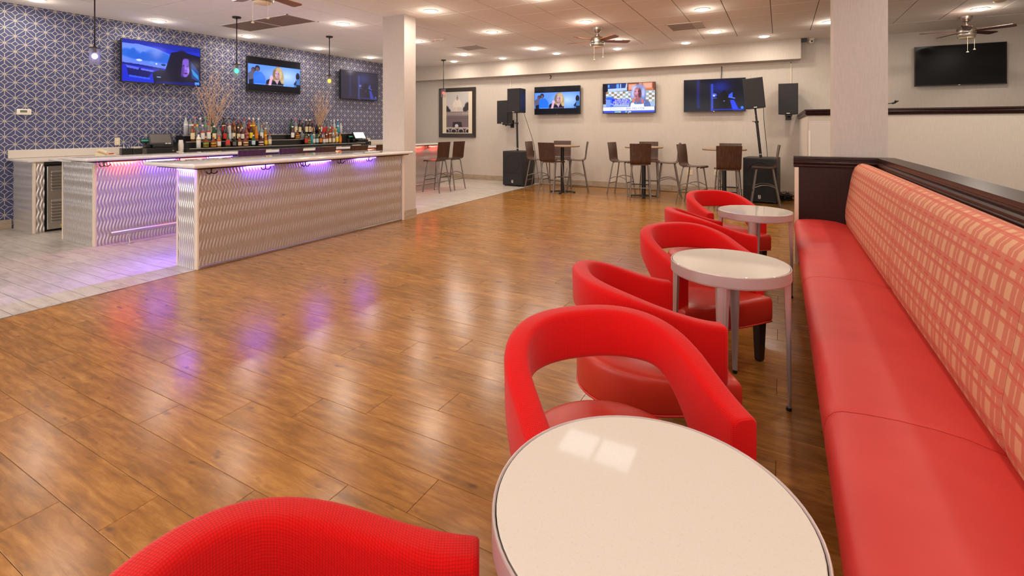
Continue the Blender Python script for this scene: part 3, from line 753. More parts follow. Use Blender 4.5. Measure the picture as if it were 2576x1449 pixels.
def pic_cook():
    p = Pic(220, 124, (150, 170, 200)); rnd = random.Random(3)
    p.rect(0, 0, 1, .27, (22, 26, 60)); p.rect(.09, .02, .44, .16, (30, 50, 120)); p.rect(.1, .03, .13, .13, (80, 160, 240)); p.rect(.27, .02, .32, .15, (90, 150, 250)); p.rect(.34, .02, .36, .15, (150, 190, 250))
    p.poly([(.1, .17), (.44, .16), (.46, .0), (.48, 0), (.47, .25), (.1, .27)], (170, 190, 250)); p.rect(0, 0, .08, .5, (20, 12, 24))
    p.rect(.48, 0, 1, .27, (120, 56, 38)); p.rect(.50, .03, .66, .24, (196, 122, 92)); p.rect(.515, .06, .645, .2, (214, 150, 128)); p.rect(.70, .0, .76, .24, (196, 122, 92)); p.rect(.77, .0, .95, .2, (200, 128, 98)); p.rect(.79, .03, .93, .17, (218, 154, 130)); p.rect(.77, .2, .97, .26, (186, 108, 70))
    for i in range(18):
        for j in range(5):
            c = (206, 212, 236) if (i+j) % 2 else ((146, 116, 72) if rnd.random() < .5 else (150, 160, 140))
            p.rect(.06+i*.055, .28+j*.072, .06+i*.055+.052, .28+j*.072+.066, c)
    p.rect(0, .28, .06, .7, (40, 24, 34))
    p.ell(.14, .50, .08, .06, (60, 110, 220)); p.rect(.065, .52, .21, .80, (110, 140, 240)); p.rect(.15, .52, .21, .8, (50, 100, 240)); p.ell(.135, .52, .09, .025, (40, 80, 210))
    p.rect(.0, .80, 1, 1, (40, 60, 160)); p.rect(.16, .78, .48, .84, (90, 120, 190))
    p.poly([(.50, .86), (.53, .64), (.60, .54), (.80, .54), (.90, .66), (.93, .86)], (84, 104, 160))
    for q in range(60): p.ell(.53+.38*rnd.random(), .58+.26*rnd.random(), .006, .009, (160, 176, 220) if q % 2 else (40, 56, 110))
    p.ell(.70, .29, .13, .24, (128, 136, 186), .3); p.ell(.77, .42, .06, .2, (110, 120, 176), .4); p.ell(.58, .4, .045, .14, (136, 146, 200), .4); p.ell(.62, .2, .05, .09, (176, 184, 232), .8); p.ell(.78, .34, .03, .14, (168, 176, 226), .8); p.ell(.585, .36, .02, .12, (172, 180, 230), .8)
    p.ell(.668, .34, .062, .19, (166, 104, 112), .12); p.ell(.715, .36, .03, .17, (90, 46, 60), .5); p.ell(.65, .3, .04, .08, (196, 138, 160), .7)
    p.ell(.635, .29, .013, .015, (40, 22, 40)); p.ell(.69, .29, .014, .015, (40, 22, 40)); p.poly([(.645, .29), (.655, .39), (.635, .4)], (196, 140, 164)); p.ell(.65, .455, .022, .016, (140, 50, 110))
    p.poly([(.63, .5), (.72, .5), (.72, .62), (.66, .66), (.63, .6)], (150, 92, 96)); p.poly([(.605, .5), (.63, .5), (.6, .68), (.565, .68)], (226, 110, 70)); p.poly([(.745, .56), (.77, .55), (.79, .72), (.765, .72)], (226, 96, 56))
    p.poly([(.55, .68), (.60, .66), (.62, .72), (.76, .72), (.79, .7), (.80, .86), (.53, .86)], (214, 216, 244))
    p.rect(.18, .535, .525, .735, (14, 40, 226)); p.rect(0, .81, .985, .925, (226, 226, 250)); p.rect(.02, .93, .98, 1, (60, 90, 230), .6)
    for q in range(14): p.ell(.2+.4*rnd.random(), .97, .02, .02, (120, 200, 190) if q % 3 == 0 else (190, 200, 240))
    return p
def Mx(loc, rz): return Matrix.Translation(loc) @ Matrix.Rotation(rz, 4, 'Z')
def tv(label, loc, rz, w, h, pic, gain=1.0, tilt=0.0):
    """local: screen faces -Y, mount behind at +Y"""
    t = thing('television', label, 'television', loc, rz, 'wall televisions'); t.rotation_euler = (tilt, 0, rz)
    obj('casing', box(B(), -w/2, w/2, 0.0, 0.045, -h/2, h/2, 0.006, 2), M_bezel, t)
    bm = B()
    bz = 0.009
    box(bm, -w/2, w/2, -0.004, 0.0, h/2-bz, h/2); box(bm, -w/2, w/2, -0.004, 0.0, -h/2, -h/2+0.016)
    box(bm, -w/2, -w/2+bz, -0.004, 0.0, -h/2, h/2); box(bm, w/2-bz, w/2, -0.004, 0.0, -h/2, h/2)
    obj('bezel', bm, M_bezel, t)
    obj('wall_mount', box(B(), -0.22, 0.22, 0.045, 0.10, -0.2, 0.15), M_black, t)
    obj('power_light', box(B(), -0.012, 0.012, -0.006, -0.004, -h/2+0.004, -h/2+0.012), M_steel, t)
    if pic is None: obj('screen', box(B(), -w/2+bz, w/2-bz, -0.0025, 0.0, -h/2+0.016, h/2-bz), M_scrblack, t)
    else: pic.mesh('screen', w-2*bz, h-bz-0.016, M_screen, t, Matrix.Translation((0, -0.0025, 0.0035)), gain)
    return t
TVW, TVH = 1.235, 0.71
t = tv('television showing a dark haired woman in a car, over the blue wall counter', (XL+0.105, 4.60, 2.505), PI/2, TVW, TVH, pic_car())
M_txtb = emit('screen_text_blue', (0.02, 0.10, 0.55, 1), 1.0); M_txtw = emit('screen_text_white', (0.95, 0.96, 1, 1), 1.0); M_txtn = emit('screen_text_navy', (0.05, 0.09, 0.32, 1), 1.0)
text('channel_mark', 'AMC', 0.036, M_txtb, t, (0.558, -0.004, -0.31), (PI/2, 0, 0))
pp = pic_party()
tv('television showing a blonde woman, on the blue wall between the green and yellow pendants', (XL+0.105, 6.74, 2.495), PI/2, TVW, TVH, pp)
tv('television with a dim grey blue picture, last on the blue wall before the column', (XL+0.105, 9.12, 2.47), PI/2, TVW, TVH, pic_dark(True))
tv('television showing a blonde woman at a party, on the beige far wall beside the speaker', (-4.86, YB-0.105, 2.09), 0, 1.225, 0.70, pp)
t = tv('television showing a grey haired cook and a telephone number, middle of the beige far wall', (-3.07, YB-0.105, 2.095), 0, 1.225, 0.70, pic_cook())
def stx(s, size, m, u, v, al='RIGHT'): text('caption', s, size, m, t, ((u-0.5)*1.207, -0.0045, (0.5-v)*0.675+0.0035), (PI/2, 0, 0), 0.0004, al)
stx('¡LLAMA AHORA', 0.046, M_txtw, 0.505, 0.575); stx('PARA PROTEGER A', 0.044, M_txtw, 0.515, 0.640); stx('TUS SERES QUERIDOS!', 0.044, M_txtw, 0.518, 0.705)
stx('800-592-1724', 0.074, M_txtn, 0.63, 0.868, 'CENTER'); stx('Mutual of Omaha', 0.036, M_txtb, 0.30, 0.872, 'CENTER')
bm = B(); pts = [(0.026*math.cos(a), 0, 0.026*math.sin(a)) for a in np.linspace(0.5, 2*PI-0.5, 14)]
tube(bm, pts, 0.0035, 5); obj('caption', bm, M_txtn, t, ((0.165-0.5)*1.207, -0.0045, (0.5-0.872)*0.675+0.0035))
tv('television with a nearly black picture and blue streaks, behind the tilted loudspeaker', (-1.235, YB-0.105, 2.10), 0, 1.225, 0.70, pic_dark(False))
tv('switched off black television high on the wall of the raised area', (2.745, YB-0.105, 2.505), 0, 1.225, 0.71, None)
# ------------------------------------------------------------------ banquette
BQ_Y = [-1.42, 0.26, 1.95, 3.63, 5.868]
bq = thing('banquette', 'long red bench with coral plaid back along the dark capped partition', 'bench', (0, 0, 0))
seat_prof = [(0.152, 0.325), (0.140, 0.329), (0.131, 0.345), (0.127, 0.38), (0.128, 0.415), (0.135, 0.440), (0.150, 0.458), (0.175, 0.468), (0.24, 0.476), (0.33, 0.480), (0.42, 0.478), (0.50, 0.470), (0.56, 0.455), (0.62, 0.44), (0.62, 0.325)]
back_prof = [(0.62, 0.40), (0.590, 0.42), (0.572, 0.46), (0.563, 0.52), (0.566, 0.60), (0.580, 0.70), (0.596, 0.80), (0.610, 0.90), (0.625, 0.97), (0.642, 1.018), (0.668, 1.046), (0.70, 1.058), (0.74, 1.050), (0.79, 1.03), (0.838, 1.005), (0.838, 0.40)]
def arclen(p):
    s = [0.0]
    for a, b in zip(p, p[1:]): s.append(s[-1]+math.hypot(b[0]-a[0], b[1]-a[1]))
    return s
def cushion(name, prof, y0, y1, m, puff, uvs):
    ny = 24; ys = [y0+0.002, y0+0.006, y0+0.014, y0+0.028]+list(np.linspace(y0+0.05, y1-0.05, ny))+[y1-0.028, y1-0.014, y1-0.006, y1-0.002]
    cx = sum(p[0] for p in prof)/len(prof); cz = sum(p[1] for p in prof)/len(prof)
    L = arclen(prof); P = np.zeros((len(ys), len(prof), 3))
    for i, y in enumerate(ys):
        e = min(y-y0, y1-y); k = 1-0.052*max(0.0, 1-e/0.05)**2.4+puff*min(1, e/0.3)*0.0
        for j, (x, z) in enumerate(prof): P[i, j] = (cx+(x-cx)*k, y, cz+(z-cz)*k)
    return grid(name, P, m, bq, closed_v=True, uv=lambda i, j: (ys[i], L[j] if j < len(L) else L[-1]+0.3), caps=True)
for y0, y1 in zip(BQ_Y, BQ_Y[1:]):
    s = cushion('seat_cushion', seat_prof, y0, y1, M_banqvinyl, 0, True)
    cushion('back_cushion', back_prof, y0, y1, M_plaid, 0, True)
obj('plinth', box(B(), 0.42, 0.83, BQ_Y[0], 5.865, 0.0, 0.31), M_espressopanel, bq)

# ------------------------------------------------------------------ small round tables
def round_table(x, y, label):
    t = thing('cocktail_table', label, 'table', (x, y, 0), 0, 'round cocktail tables')
    R = 0.29
    bm = B(); lathe(bm, [(0.0005, 0.700), (R-0.010, 0.700), (R-0.0085, 0.6985), (R-0.0085, 0.68), (0.0005, 0.68)], 72); obj('tabletop', bm, M_quartz, t, smooth=True, angle=30)
    bm = B(); lathe(bm, [(R-0.0065, 0.64), (R-0.0065, 0.697), (R-0.004, 0.700), (R-0.0015, 0.6995), (R, 0.697), (R, 0.648), (R-0.001, 0.645), (R-0.0065, 0.644)], 72)
    obj('apron_ring', bm, M_mauve, t, smooth=True, angle=18)
    for k in range(4):
        a = k*PI/2-0.03
        bm = B(); rings = []
        for z, w, d in ((0.010, 0.013, 0.010), (0.30, 0.021, 0.018), (0.655, 0.034, 0.030)):
            q = R-0.006
            sec = [(q-d, -w), (q-d*0.25, -w*0.62), (q, -w*0.15), (q, w*0.15), (q-d*0.25, w*0.62), (q-d, w), (q-d-0.002, w-0.006), (q-0.012, 0.0), (q-d-0.002, -w+0.006)]
            rings.append([bm.verts.new((px*math.cos(a)-py*math.sin(a), px*math.sin(a)+py*math.cos(a), z)) for px, py in sec])
        for i in range(2):
            for j in range(9): bm.faces.new((rings[i][j], rings[i][(j+1) % 9], rings[i+1][(j+1) % 9], rings[i+1][j]))
        bm.faces.new(rings[0]); bm.faces.new(rings[2])
        lg = obj('leg', bm, M_mauve, t)
        bm = B(); lathe(bm, [(0.012, 0.0), (0.013, 0.004), (0.013, 0.016)], 10, ((R-0.016)*math.cos(a), (R-0.016)*math.sin(a))); obj('glide', bm, M_black, lg)
    return t
round_table(-0.215, 0.925, 'round white topped table nearest to the viewer, seen from above')
round_table(-0.235, 2.815, 'round white topped table in the middle of the row of three beside the bench')
round_table(-0.190, 4.690, 'round white topped table at the far end of the red bench')

# ------------------------------------------------------------------ red barrel chairs
def barrel_parts():
    """local frame: front is +X"""
    parts = []
    # hoop: plan path from right arm front round the back to left arm front
    HW, XF, XB = 0.285, 0.172, -0.322
    path = []
    for x in np.linspace(XF, -0.03, 12): path.append((x, -HW))
    for a in np.linspace(-PI/2, PI/2, 41)[1:-1]:
        ca, sa = math.cos(a), math.sin(a)
        path.append((-0.03-(abs(XB)-0.03)*abs(ca)**0.86, HW*math.copysign(abs(sa)**0.86, sa)))
    for x in np.linspace(-0.03, XF, 12): path.append((x, HW))
    path = np.array(path); n = len(path)
    d = np.gradient(path, axis=0); d /= np.linalg.norm(d, axis=1)[:, None]
    nrm = np.stack([d[:, 1], -d[:, 0]], 1)          # outward
    ctr = np.array((0.0, 0.0))
    for i in range(n):
        if np.dot(nrm[i], path[i]-ctr) < 0: nrm[i] *= -1
    s = np.concatenate([[0], np.cumsum(np.linalg.norm(np.diff(path, axis=0), axis=1))]); L = s[-1]
    T = 0.078
    rows = []; vv = None
    for i in range(n):
        q = (XF-path[i, 0])/(XF-XB)               # 0 at arm front, 1 at back
        qs = q*q*(3-2*q)
        zt = 0.607+(0.750-0.607)*(0.45*q+0.55*qs)
        low = max(0.0, min(1.0, (q-0.10)/0.72)); low = low*low*(3-2*low)
        zb = 0.365+(0.583-0.365)*low
        lean = 0.012*qs
        t2 = T/2; r = 0.020
        sec = []
        for (ox, oz, a0) in ((t2-r, -r, 90), (t2-r, r, 0), (-t2+r, r, -90), (-t2+r, -r, -180)):
            for k in range(4):
                a = math.radians(a0-30*k)
                zc = zt if oz < 0 else zb
                sec.append((ox+r*math.cos(a), zc+oz+r*math.sin(a)))
        # intermediate points on the two tall faces keep the face even
        row = []
        for (o, z) in sec:
            ln = lean*(z-0.40)/0.38
            row.append((path[i, 0]+nrm[i, 0]*(o+ln), path[i, 1]+nrm[i, 1]*(o+ln), z))
        rows.append(row); 
        if vv is None:
            vv = [0.0]
            for a, b in zip(sec, sec[1:]): vv.append(vv[-1]+math.hypot(b[0]-a[0], b[1]-a[1]))
    # rounded arm fronts
    def cap(row, dirx, step):
        row = np.array(row); c = row.mean(0); out = []
        for f, g in ((0.35, 0.985), (0.75, 0.95), (1.0, 0.88)):
            rr = c+(row-c)*np.array((1, g if False else 1.0-(1-g)*1.2, 1.0-(1-g)*0.35)); rr[:, 0] += step*f*0.016; out.append(rr.tolist())
        return out
    first = cap(rows[0], 1, 1.0)[::-1]; last = cap(rows[-1], 1, 1.0)
    rows = first+rows+last; S_ = [s[0]-0.016, s[0]-0.012, s[0]-0.006]+list(s)+[L+0.006, L+0.012, L+0.016]
    P = np.array(rows)
    v2 = []
    for i in range(len(rows)):
        acc = [0.0]; r_ = rows[i]
        for a, b in zip(r_, r_[1:]): acc.append(acc[-1]+math.dist(a, b))
        mid = acc[len(acc)//2]
        v2.append([q-mid for q in acc]+[acc[-1]-mid+math.dist(r_[-1], r_[0])])
    hoop = grid('hoop_back', P, M_weave, None, closed_v=True, uv=lambda i, j: (S_[i], v2[i][j]), caps=True)
    # seat: rounded back, square front, crowned top
    out = []
    for x in np.linspace(0.245, -0.02, 8): out.append((x, -0.292-0.03*max(0, x)/0.245))
    for a in np.linspace(-PI/2, PI/2, 25)[1:-1]: out.append((-0.02-0.335*math.cos(a), 0.292*math.sin(a)))
    for x in np.linspace(-0.02, 0.245, 8): out.append((x, 0.292+0.03*max(0, x)/0.245))
    for y in np.linspace(0.322, -0.322, 8)[1:-1]: out.append((0.258-0.012*(y/0.322)**2, y))
    out = np.array(out); c = np.array((0.0, 0.0)); ringspec = [(0.962, 0.236), (0.985, 0.244), (1.0, 0.262), (1.0, 0.355), (0.992, 0.370), (0.972, 0.381), (0.90, 0.390), (0.70, 0.401), (0.40, 0.408), (0.10, 0.410)]
    P = np.zeros((len(ringspec), len(out), 3))
    for i, (k, z) in enumerate(ringspec): P[i, :, :2] = c+(out-c)*k; P[i, :, 2] = z+(0.025*np.clip(-P[i, :, 0]/0.3, 0, 1) if z > 0.3 else 0.0)
    seat = grid('seat', P, M_vinyl, None, closed_v=True, caps=True)
    seat.data.set_sharp_from_angle(angle=math.radians(70))
    bm = B(); pts = [(c[0]+(p[0]-c[0])*0.992, c[1]+(p[1]-c[1])*0.992, 0.242) for p in out]; tube(bm, pts+[pts[0]], 0.005, 6, False)
    pipe = obj('piping', bm, M_piping, None, smooth=True)
    legs = []
    for (x, y, dx) in ((0.205, -0.262, 0), (0.205, 0.262, 0), (-0.165, -0.175, -0.05), (-0.165, 0.175, -0.05)):
        bm = B(); w0, w1 = 0.026, 0.019
        vs = []
        for z, w, o in ((0.24, w0, 0), (0.012, w1, dx), (0.0, w1-0.004, dx)):
            vs.append([bm.verts.new((x+o+sx*w, y+sy*w, z)) for sx, sy in ((-1, -1), (1, -1), (1, 1), (-1, 1))])
        for i in range(2):
            for k in range(4): bm.faces.new((vs[i][k], vs[i][(k+1) % 4], vs[i+1][(k+1) % 4], vs[i+1][k]))
        bm.faces.new(vs[0]); bm.faces.new(vs[2]); legs.append(obj('leg', bm, M_leg))
    return [hoop, seat, pipe]+legs
BP = barrel_parts(); used = False
def barrel(x, y, deg, label):
    global used
    t = thing('barrel_chair', label, 'chair', (x, y, 0), math.radians(deg), 'red barrel chairs')
    for p in BP:
        c = p if not used else p.copy()
        if used: C.objects.link(c)
        c.parent = t
    used = True
    return t
barrel(-0.510, 0.452, 32, 'red barrel chair whose curved back alone shows beside the nearest round table')
barrel(-0.419, 1.437, -48, 'red open backed barrel chair right behind the nearest round table')
barrel(-0.510, 2.309, 32, 'red barrel chair seen from its side, on the near side of the middle round table')
barrel(-0.436, 3.266, -41, 'red barrel chair turned towards us behind the middle round table')
barrel(-0.465, 4.229, 30, 'red barrel chair seen from its side, on the near side of the farthest round table')
barrel(-0.477, 5.275, -49, 'farthest red barrel chair, behind the round table at the bench end')

# ------------------------------------------------------------------ plywood bar stools
def stool_parts():
    """front is +X"""
    prof = [(0.215, 0.682), (0.208, 0.698), (0.190, 0.707), (0.12, 0.706), (0.04, 0.700), (-0.06, 0.697), (-0.12, 0.701), (-0.158, 0.715), (-0.180, 0.742), (-0.190, 0.78), (-0.200, 0.86), (-0.212, 0.94), (-0.228, 1.03), (-0.243, 1.10)]
    nv = 9; P = np.zeros((len(prof)*2, nv, 3))
    for i, (x, z) in enumerate(prof):
        b = max(0.0, (i-6)/7.0)
        for j in range(nv):
            q = (j/(nv-1)-0.5)*2; y = q*(0.192+0.012*b)
            cv = 0.022*b*q*q
            P[i, j] = (x+cv, y, z); P[len(prof)*2-1-i, j] = (x+cv-0.011*(1 if i > 7 else 0.3), y, z-0.011*(0 if i > 8 else 1))
    V = P.reshape(-1, 3).tolist(); n = len(prof)*2; F = []
    for i in range(n):
        for j in range(nv-1): F.append((i*nv+j, i*nv+j+1, ((i+1) % n)*nv+j+1, ((i+1) % n)*nv+j))
    F.append(tuple(i*nv for i in range(n))); F.append(tuple(i*nv+nv-1 for i in range(n))[::-1])
    me = bpy.data.meshes.new('shell'); me.from_pydata(V, [], F); me.materials.append(M_walnut)
    me.polygons.foreach_set('use_smooth', [True]*len(me.polygons)); me.set_sharp_from_angle(angle=math.radians(45)); me.update()
    out = [link('shell', me)]
    for sx in (1, -1):
        for sy in (1, -1):
            xt = 0.135 if sx > 0 else -0.125; xb = 0.225 if sx > 0 else -0.245
            pts = [(xb, sy*0.195, 0.0), (xt+0.35*(xb-xt), sy*0.172, 0.43), (xt+0.06*(xb-xt), sy*0.158, 0.64), (xt, sy*0.148, 0.672), (xt, sy*0.125, 0.686), (xt, 0.0, 0.688)]
            bm = B(); tube(bm, pts, 0.013, 8); out.append(obj('leg', bm, M_greymetal, smooth=True, angle=40))
    def at(sx, z):
        xt = 0.135 if sx > 0 else -0.125; xb = 0.225 if sx > 0 else -0.245; f = 1-z/0.66; return xt+(xb-xt)*f, 0.158+0.037*f
    for sy in (1, -1):
        z = 0.335; (xa, ya), (xb_, yb_) = at(1, z), at(-1, z); pts = []
        for k in range(11):
            f = k/10; pts.append((xa+(xb_-xa)*f, sy*(ya+(yb_-ya)*f), z+0.055*math.sin(PI*f)))
        bm = B(); tube(bm, pts, 0.0085, 6); out.append(obj('side_stretcher', bm, M_greymetal, smooth=True, angle=40))
    x, y = at(1, 0.27); bm = B(); box(bm, x-0.014, x+0.014, -y, y, 0.262, 0.276, 0.004, 1); out.append(obj('foot_bar', bm, M_blackmetal))
    x, y = at(-1, 0.24); bm = B(); tube(bm, [(x, -y, 0.24), (x, y, 0.24)], 0.009, 6); out.append(obj('rear_stretcher', bm, M_greymetal))
    return out
SP = stool_parts(); sused = False
def stool(x, y, deg, label, group):
    global sused
    t = thing('bar_stool', label, 'stool', (x, y, 0), math.radians(deg), group)
    for p in SP:
        c = p if not sused else p.copy()
        if sused: C.objects.link(c)
        c.parent = t
    sused = True
G1 = 'plywood stools along the rear bar'; G2 = 'plywood stools around the high tables'
for i, y in enumerate((4.30, 4.925, 5.565, 6.285, 6.90)):
    lab = 'dark plywood stool back showing above the front bar, %s' % ('nearest of the row', 'second of the row', 'third of the row', 'fourth of the row', 'last and half hidden by the column')[i]
    stool(-6.66, y, 180, lab, G1)
stool(-6.65, 8.76, 177, 'dark plywood stool at the rear bar right behind the column, in front of another', G1)
stool(-6.66, 9.35, 176, 'dark plywood stool at the very end of the rear bar under the framed picture', G1)
stool(-4.80, 10.06, 3, 'plywood stool beside the left subwoofer, at the first high table', G2)
stool(-4.25, 9.60, 80, 'plywood stool with its back to us at the first high table', G2)
stool(-3.95, 10.30, 203, 'plywood stool on the right of the first high table, below the party television', G2)
stool(-4.48, 10.74, -66, 'plywood stool facing us from behind the first high table', G2)
stool(-2.95, 10.30, -8, 'plywood stool on the left of the second high table', G2)
stool(-2.43, 9.78, 106, 'plywood stool with its back to us at the second high table', G2)
stool(-2.00, 10.36, 194, 'plywood stool on the right of the second high table, partly behind another', G2)
stool(-2.50, 10.90, -72, 'plywood stool facing us from behind the second high table', G2)
stool(-1.42, 9.66, -14, 'plywood stool on the left of the third high table, above the red chairs', G2)
stool(-0.80, 9.28, 102, 'plywood stool with its back to us at the third high table', G2)
stool(-0.24, 9.98, 184, 'plywood stool seen from its side in front of the right subwoofer', G2)
stool(-0.86, 10.42, -90, 'plywood stool facing us from behind the third high table', G2)

def pub_table(x, y, label):
    t = thing('high_table', label, 'table', (x, y, 0), 0.2, 'round high tables')
    bm = B(); lathe(bm, [(0.0005, 1.025), (0.37, 1.025), (0.379, 1.021), (0.382, 1.012), (0.379, 1.001), (0.37, 0.996), (0.0005, 0.996)], 48); obj('tabletop', bm, M_tabletop, t, smooth=True, angle=50)
    bm = B(); lathe(bm, [(0.038, 0.05), (0.038, 0.985), (0.11, 0.988), (0.11, 0.996)], 20); obj('pedestal', bm, M_blackmetal, t, smooth=True, angle=40)
    for k in range(4):
        a = k*PI/2; M = Matrix.Rotation(a, 4, 'Z')
        bm = B(); box(bm, 0.02, 0.28, -0.028, 0.028, 0.012, 0.05, 0.008, 2)
        for v in bm.verts:
            f = max(0, (v.co.x-0.02)/0.26); v.co.y *= 1-0.25*f
            if v.co.z > 0.03: v.co.z -= 0.02*f
            v.co = M @ v.co
        lathe(bm, [(0.026, 0.0), (0.026, 0.014)], 10, (0.262*math.cos(a), 0.262*math.sin(a))); obj('foot', bm, M_blackmetal, t)
pub_table(-4.17, 9.98, 'round high table with brown top and black pedestal, first from the column')
pub_table(-2.44, 10.13, 'round high table with brown top, below the cooking television')
pub_table(-0.90, 9.83, 'round high table with brown top, nearest to the right subwoofer')

# ------------------------------------------------------------------ loudspeakers
M_badge = mat('white_badge', rgb(230, 228, 222), 0.5)
def subwoofer(x, y, deg, label):
    t = thing('subwoofer', label, 'speaker', (x, y, 0), math.radians(deg), 'floor subwoofers')
    obj('cabinet', box(B(), -0.285, 0.285, 0.0, 0.57, 0.02, 0.845, 0.012, 2), M_spkside, t)
    obj('grille', box(B(), -0.265, 0.265, -0.012, 0.0, 0.05, 0.825, 0.004, 1), M_spk, t)
    obj('grille_bar', box(B(), -0.265, 0.265, -0.016, -0.012, 0.325, 0.333), M_spkside, t)
    bm = B(); P = [(0.20*math.cos(a), -0.012, 0.57+0.20*math.sin(a)) for a in np.linspace(0, 2*PI, 33)]; tube(bm, P, 0.006, 5, False); obj('cone_rim', bm, M_spk, t, smooth=True)
    lb = obj('logo_plate', box(B(), -0.022, 0.022, -0.015, -0.012, 0.10, 0.15), M_badge, t)
    bm = B(); prism(bm, [(-.014, .018), (-.004, .018), (.001, .006), (.008, .018), (.016, .018), (.004, -.004), (.004, -.02), (-.005, -.02), (-.005, -.002)], 0.002, Matrix(((1, 0, 0, 0), (0, 0, -1, -0.015), (0, 1, 0, 0.125), (0, 0, 0, 1)))); obj('letter', bm, M_black, lb)
    obj('name_strip', box(B(), -0.022, 0.022, -0.015, -0.012, 0.083, 0.093), M_badge, t)
    for sx in (-1, 1):
        obj('side_handle', box(B(), sx*0.286-0.004, sx*0.286+0.004, 0.20, 0.34, 0.52, 0.60, 0.003, 1), M_black, t)
    for sx in (-1, 1):
        for yy in (0.05, 0.52): bm = B(); lathe(bm, [(0.022, 0), (0.022, 0.022)], 10, (sx*0.24, yy)); obj('foot', bm, M_black, t)
    return t
subwoofer(-5.665, 10.46, -4, 'black subwoofer standing on the tiles left of the high tables')
subwoofer(-0.335, 10.31, -6, 'black subwoofer standing behind the side-on stool at the right')
def loudspeaker(name, x, y, z, deg, tilt, w, h, d, label):
    t = thing('loudspeaker', label, 'speaker', (x, y, z), 0, 'black loudspeakers'); t.rotation_euler = (0, tilt, math.radians(deg))
    bm = B(); prism(bm, [(-w/2, 0), (w/2, 0), (w/2-0.01, 0.04), (w/2-0.055, d), (-w/2+0.055, d), (-w/2+0.01, 0.04)], h); obj('cabinet', bm, M_spkside, t)
    obj('grille', box(B(), -w/2+0.008, w/2-0.008, -0.012, 0.0, 0.008, h-0.008, 0.004, 1), M_spk, t)
    obj('badge', box(B(), -0.028, 0.028, -0.0145, -0.012, 0.014, 0.028), M_badge, t)
    return t
loudspeaker('a', -5.685, 10.55, 1.776, -6, 0.0, 0.375, 0.59, 0.33, 'black loudspeaker upright on the pole of the left subwoofer')
loudspeaker('b', -6.215, 10.93, 1.515, -14, 0.0, 0.38, 0.59, 0.24, 'black loudspeaker on a wall bracket next to the framed picture')
loudspeaker('c', -0.405, 10.36, 1.775, 2, -0.095, 0.345, 0.575, 0.32, 'black loudspeaker leaning on a tilted pole before the dark television')
loudspeaker('d', 0.140, 10.95, 1.667, 2, 0.0, 0.335, 0.60, 0.26, 'black loudspeaker on the wall bracket above the raised area rail')
def pole(p0, p1, label):
    t = thing('speaker_pole', label, 'pole', p0, 0, 'speaker poles'); d = Vector(p1)-Vector(p0)
    bm = B(); tube(bm, [(0, 0, 0), d*0.72], 0.024, 12); obj('lower_tube', bm, M_black, t, smooth=True, angle=40)
    bm = B(); tube(bm, [d*0.70, d], 0.018, 12); obj('upper_tube', bm, M_black, t, smooth=True, angle=40)
    bm = B(); tube(bm, [d*0.705, d*0.745], 0.034, 12); tube(bm, [d*0.725, d*0.725+Vector((-0.075, -0.02, 0.012))], 0.008, 6); obj('clamp_collar', bm, M_black, t)
    bm = B(); tube(bm, [d*0.055, d*0.075], 0.026, 12); obj('ring', bm, M_steel, t)
    bm = B(); tube(bm, [d*0.86+Vector((-0.019, -0.012, 0)), d*0.86+Vector((0.0, -0.02, 0.0))], 0.007, 6); obj('pin', bm, M_steel, t)
pole((-5.655, 10.70, 0.845), (-5.675, 10.70, 1.776), 'upright black pole between the left subwoofer and its loudspeaker')
pole((-0.320, 10.50, 0.845), (-0.415, 10.50, 1.775), 'tilted black pole on the right subwoofer')
def wall_bracket(x, y, z, label):
    t = thing('speaker_bracket', label, 'bracket', (x, y, z), 0, 'speaker wall brackets')
    obj('wall_plate', box(B(), -0.05, 0.05, YB-y-0.012, YB-y, -0.10, 0.10), M_black, t)
    bm = B(); tube(bm, [(0, YB-y-0.01, 0), (0, YB-y-0.01, -0.03), (0, 0.1, -0.03)], 0.016, 8); obj('arm', bm, M_black, t)
    obj('cradle', box(B(), -0.06, 0.06, 0.02, 0.20, -0.03, -0.001, 0.005, 1), M_black, t)
    bm = B(); lathe(bm, [(0.012, -0.06), (0.02, -0.05), (0.012, -0.03)], 10, (0, 0.1)); obj('knob', bm, M_black, t)
wall_bracket(-6.17, 10.93, 1.512, 'black bracket holding the loudspeaker beside the framed picture')
wall_bracket(0.15, 10.95, 1.664, 'black bracket holding the loudspeaker near the raised area')
def cable(label, pts, r=0.006, m=None, name='cable', cat='cable'):
    P = [Vector(p) for p in pts]; out = []
    for i in range(len(P)-1):
        p0, p1, p2, p3 = P[max(i-1, 0)], P[i], P[i+1], P[min(i+2, len(P)-1)]
        for k in range(6):
            t = k/6; out.append(0.5*((2*p1)+(p2-p0)*t+(2*p0-5*p1+4*p2-p3)*t*t+(-p0+3*p1-3*p2+p3)*t**3))
    out.append(P[-1]); bm = B(); tube(bm, out, r, 6); return tag(obj(name, bm, m or M_cable, smooth=True), label, cat)
cable('black cable hanging from the left pole loudspeaker to the floor', [(-5.54, 10.80, 1.80), (-5.52, 10.90, 1.6), (-5.40, 11.08, 1.0), (-5.34, 11.15, 0.4), (-5.25, 11.20, 0.01), (-4.9, 11.22, 0.008)])
cable('black cable hanging from the tilted loudspeaker behind its pole', [(-0.28, 10.75, 1.80), (-0.27, 10.80, 1.5), (-0.22, 10.93, 0.9), (-0.2, 10.98, 0.3), (-0.1, 11.1, 0.01), (0.02, 11.2, 0.008)])
cable('thin dark cord lying along the far wall under the high tables', [(-4.85, 11.2, 0.007), (-4.3, 11.28, 0.007), (-3.6, 11.25, 0.007), (-3.0, 11.3, 0.007), (-2.3, 11.2, 0.007), (-1.4, 11.25, 0.007)], 0.005)
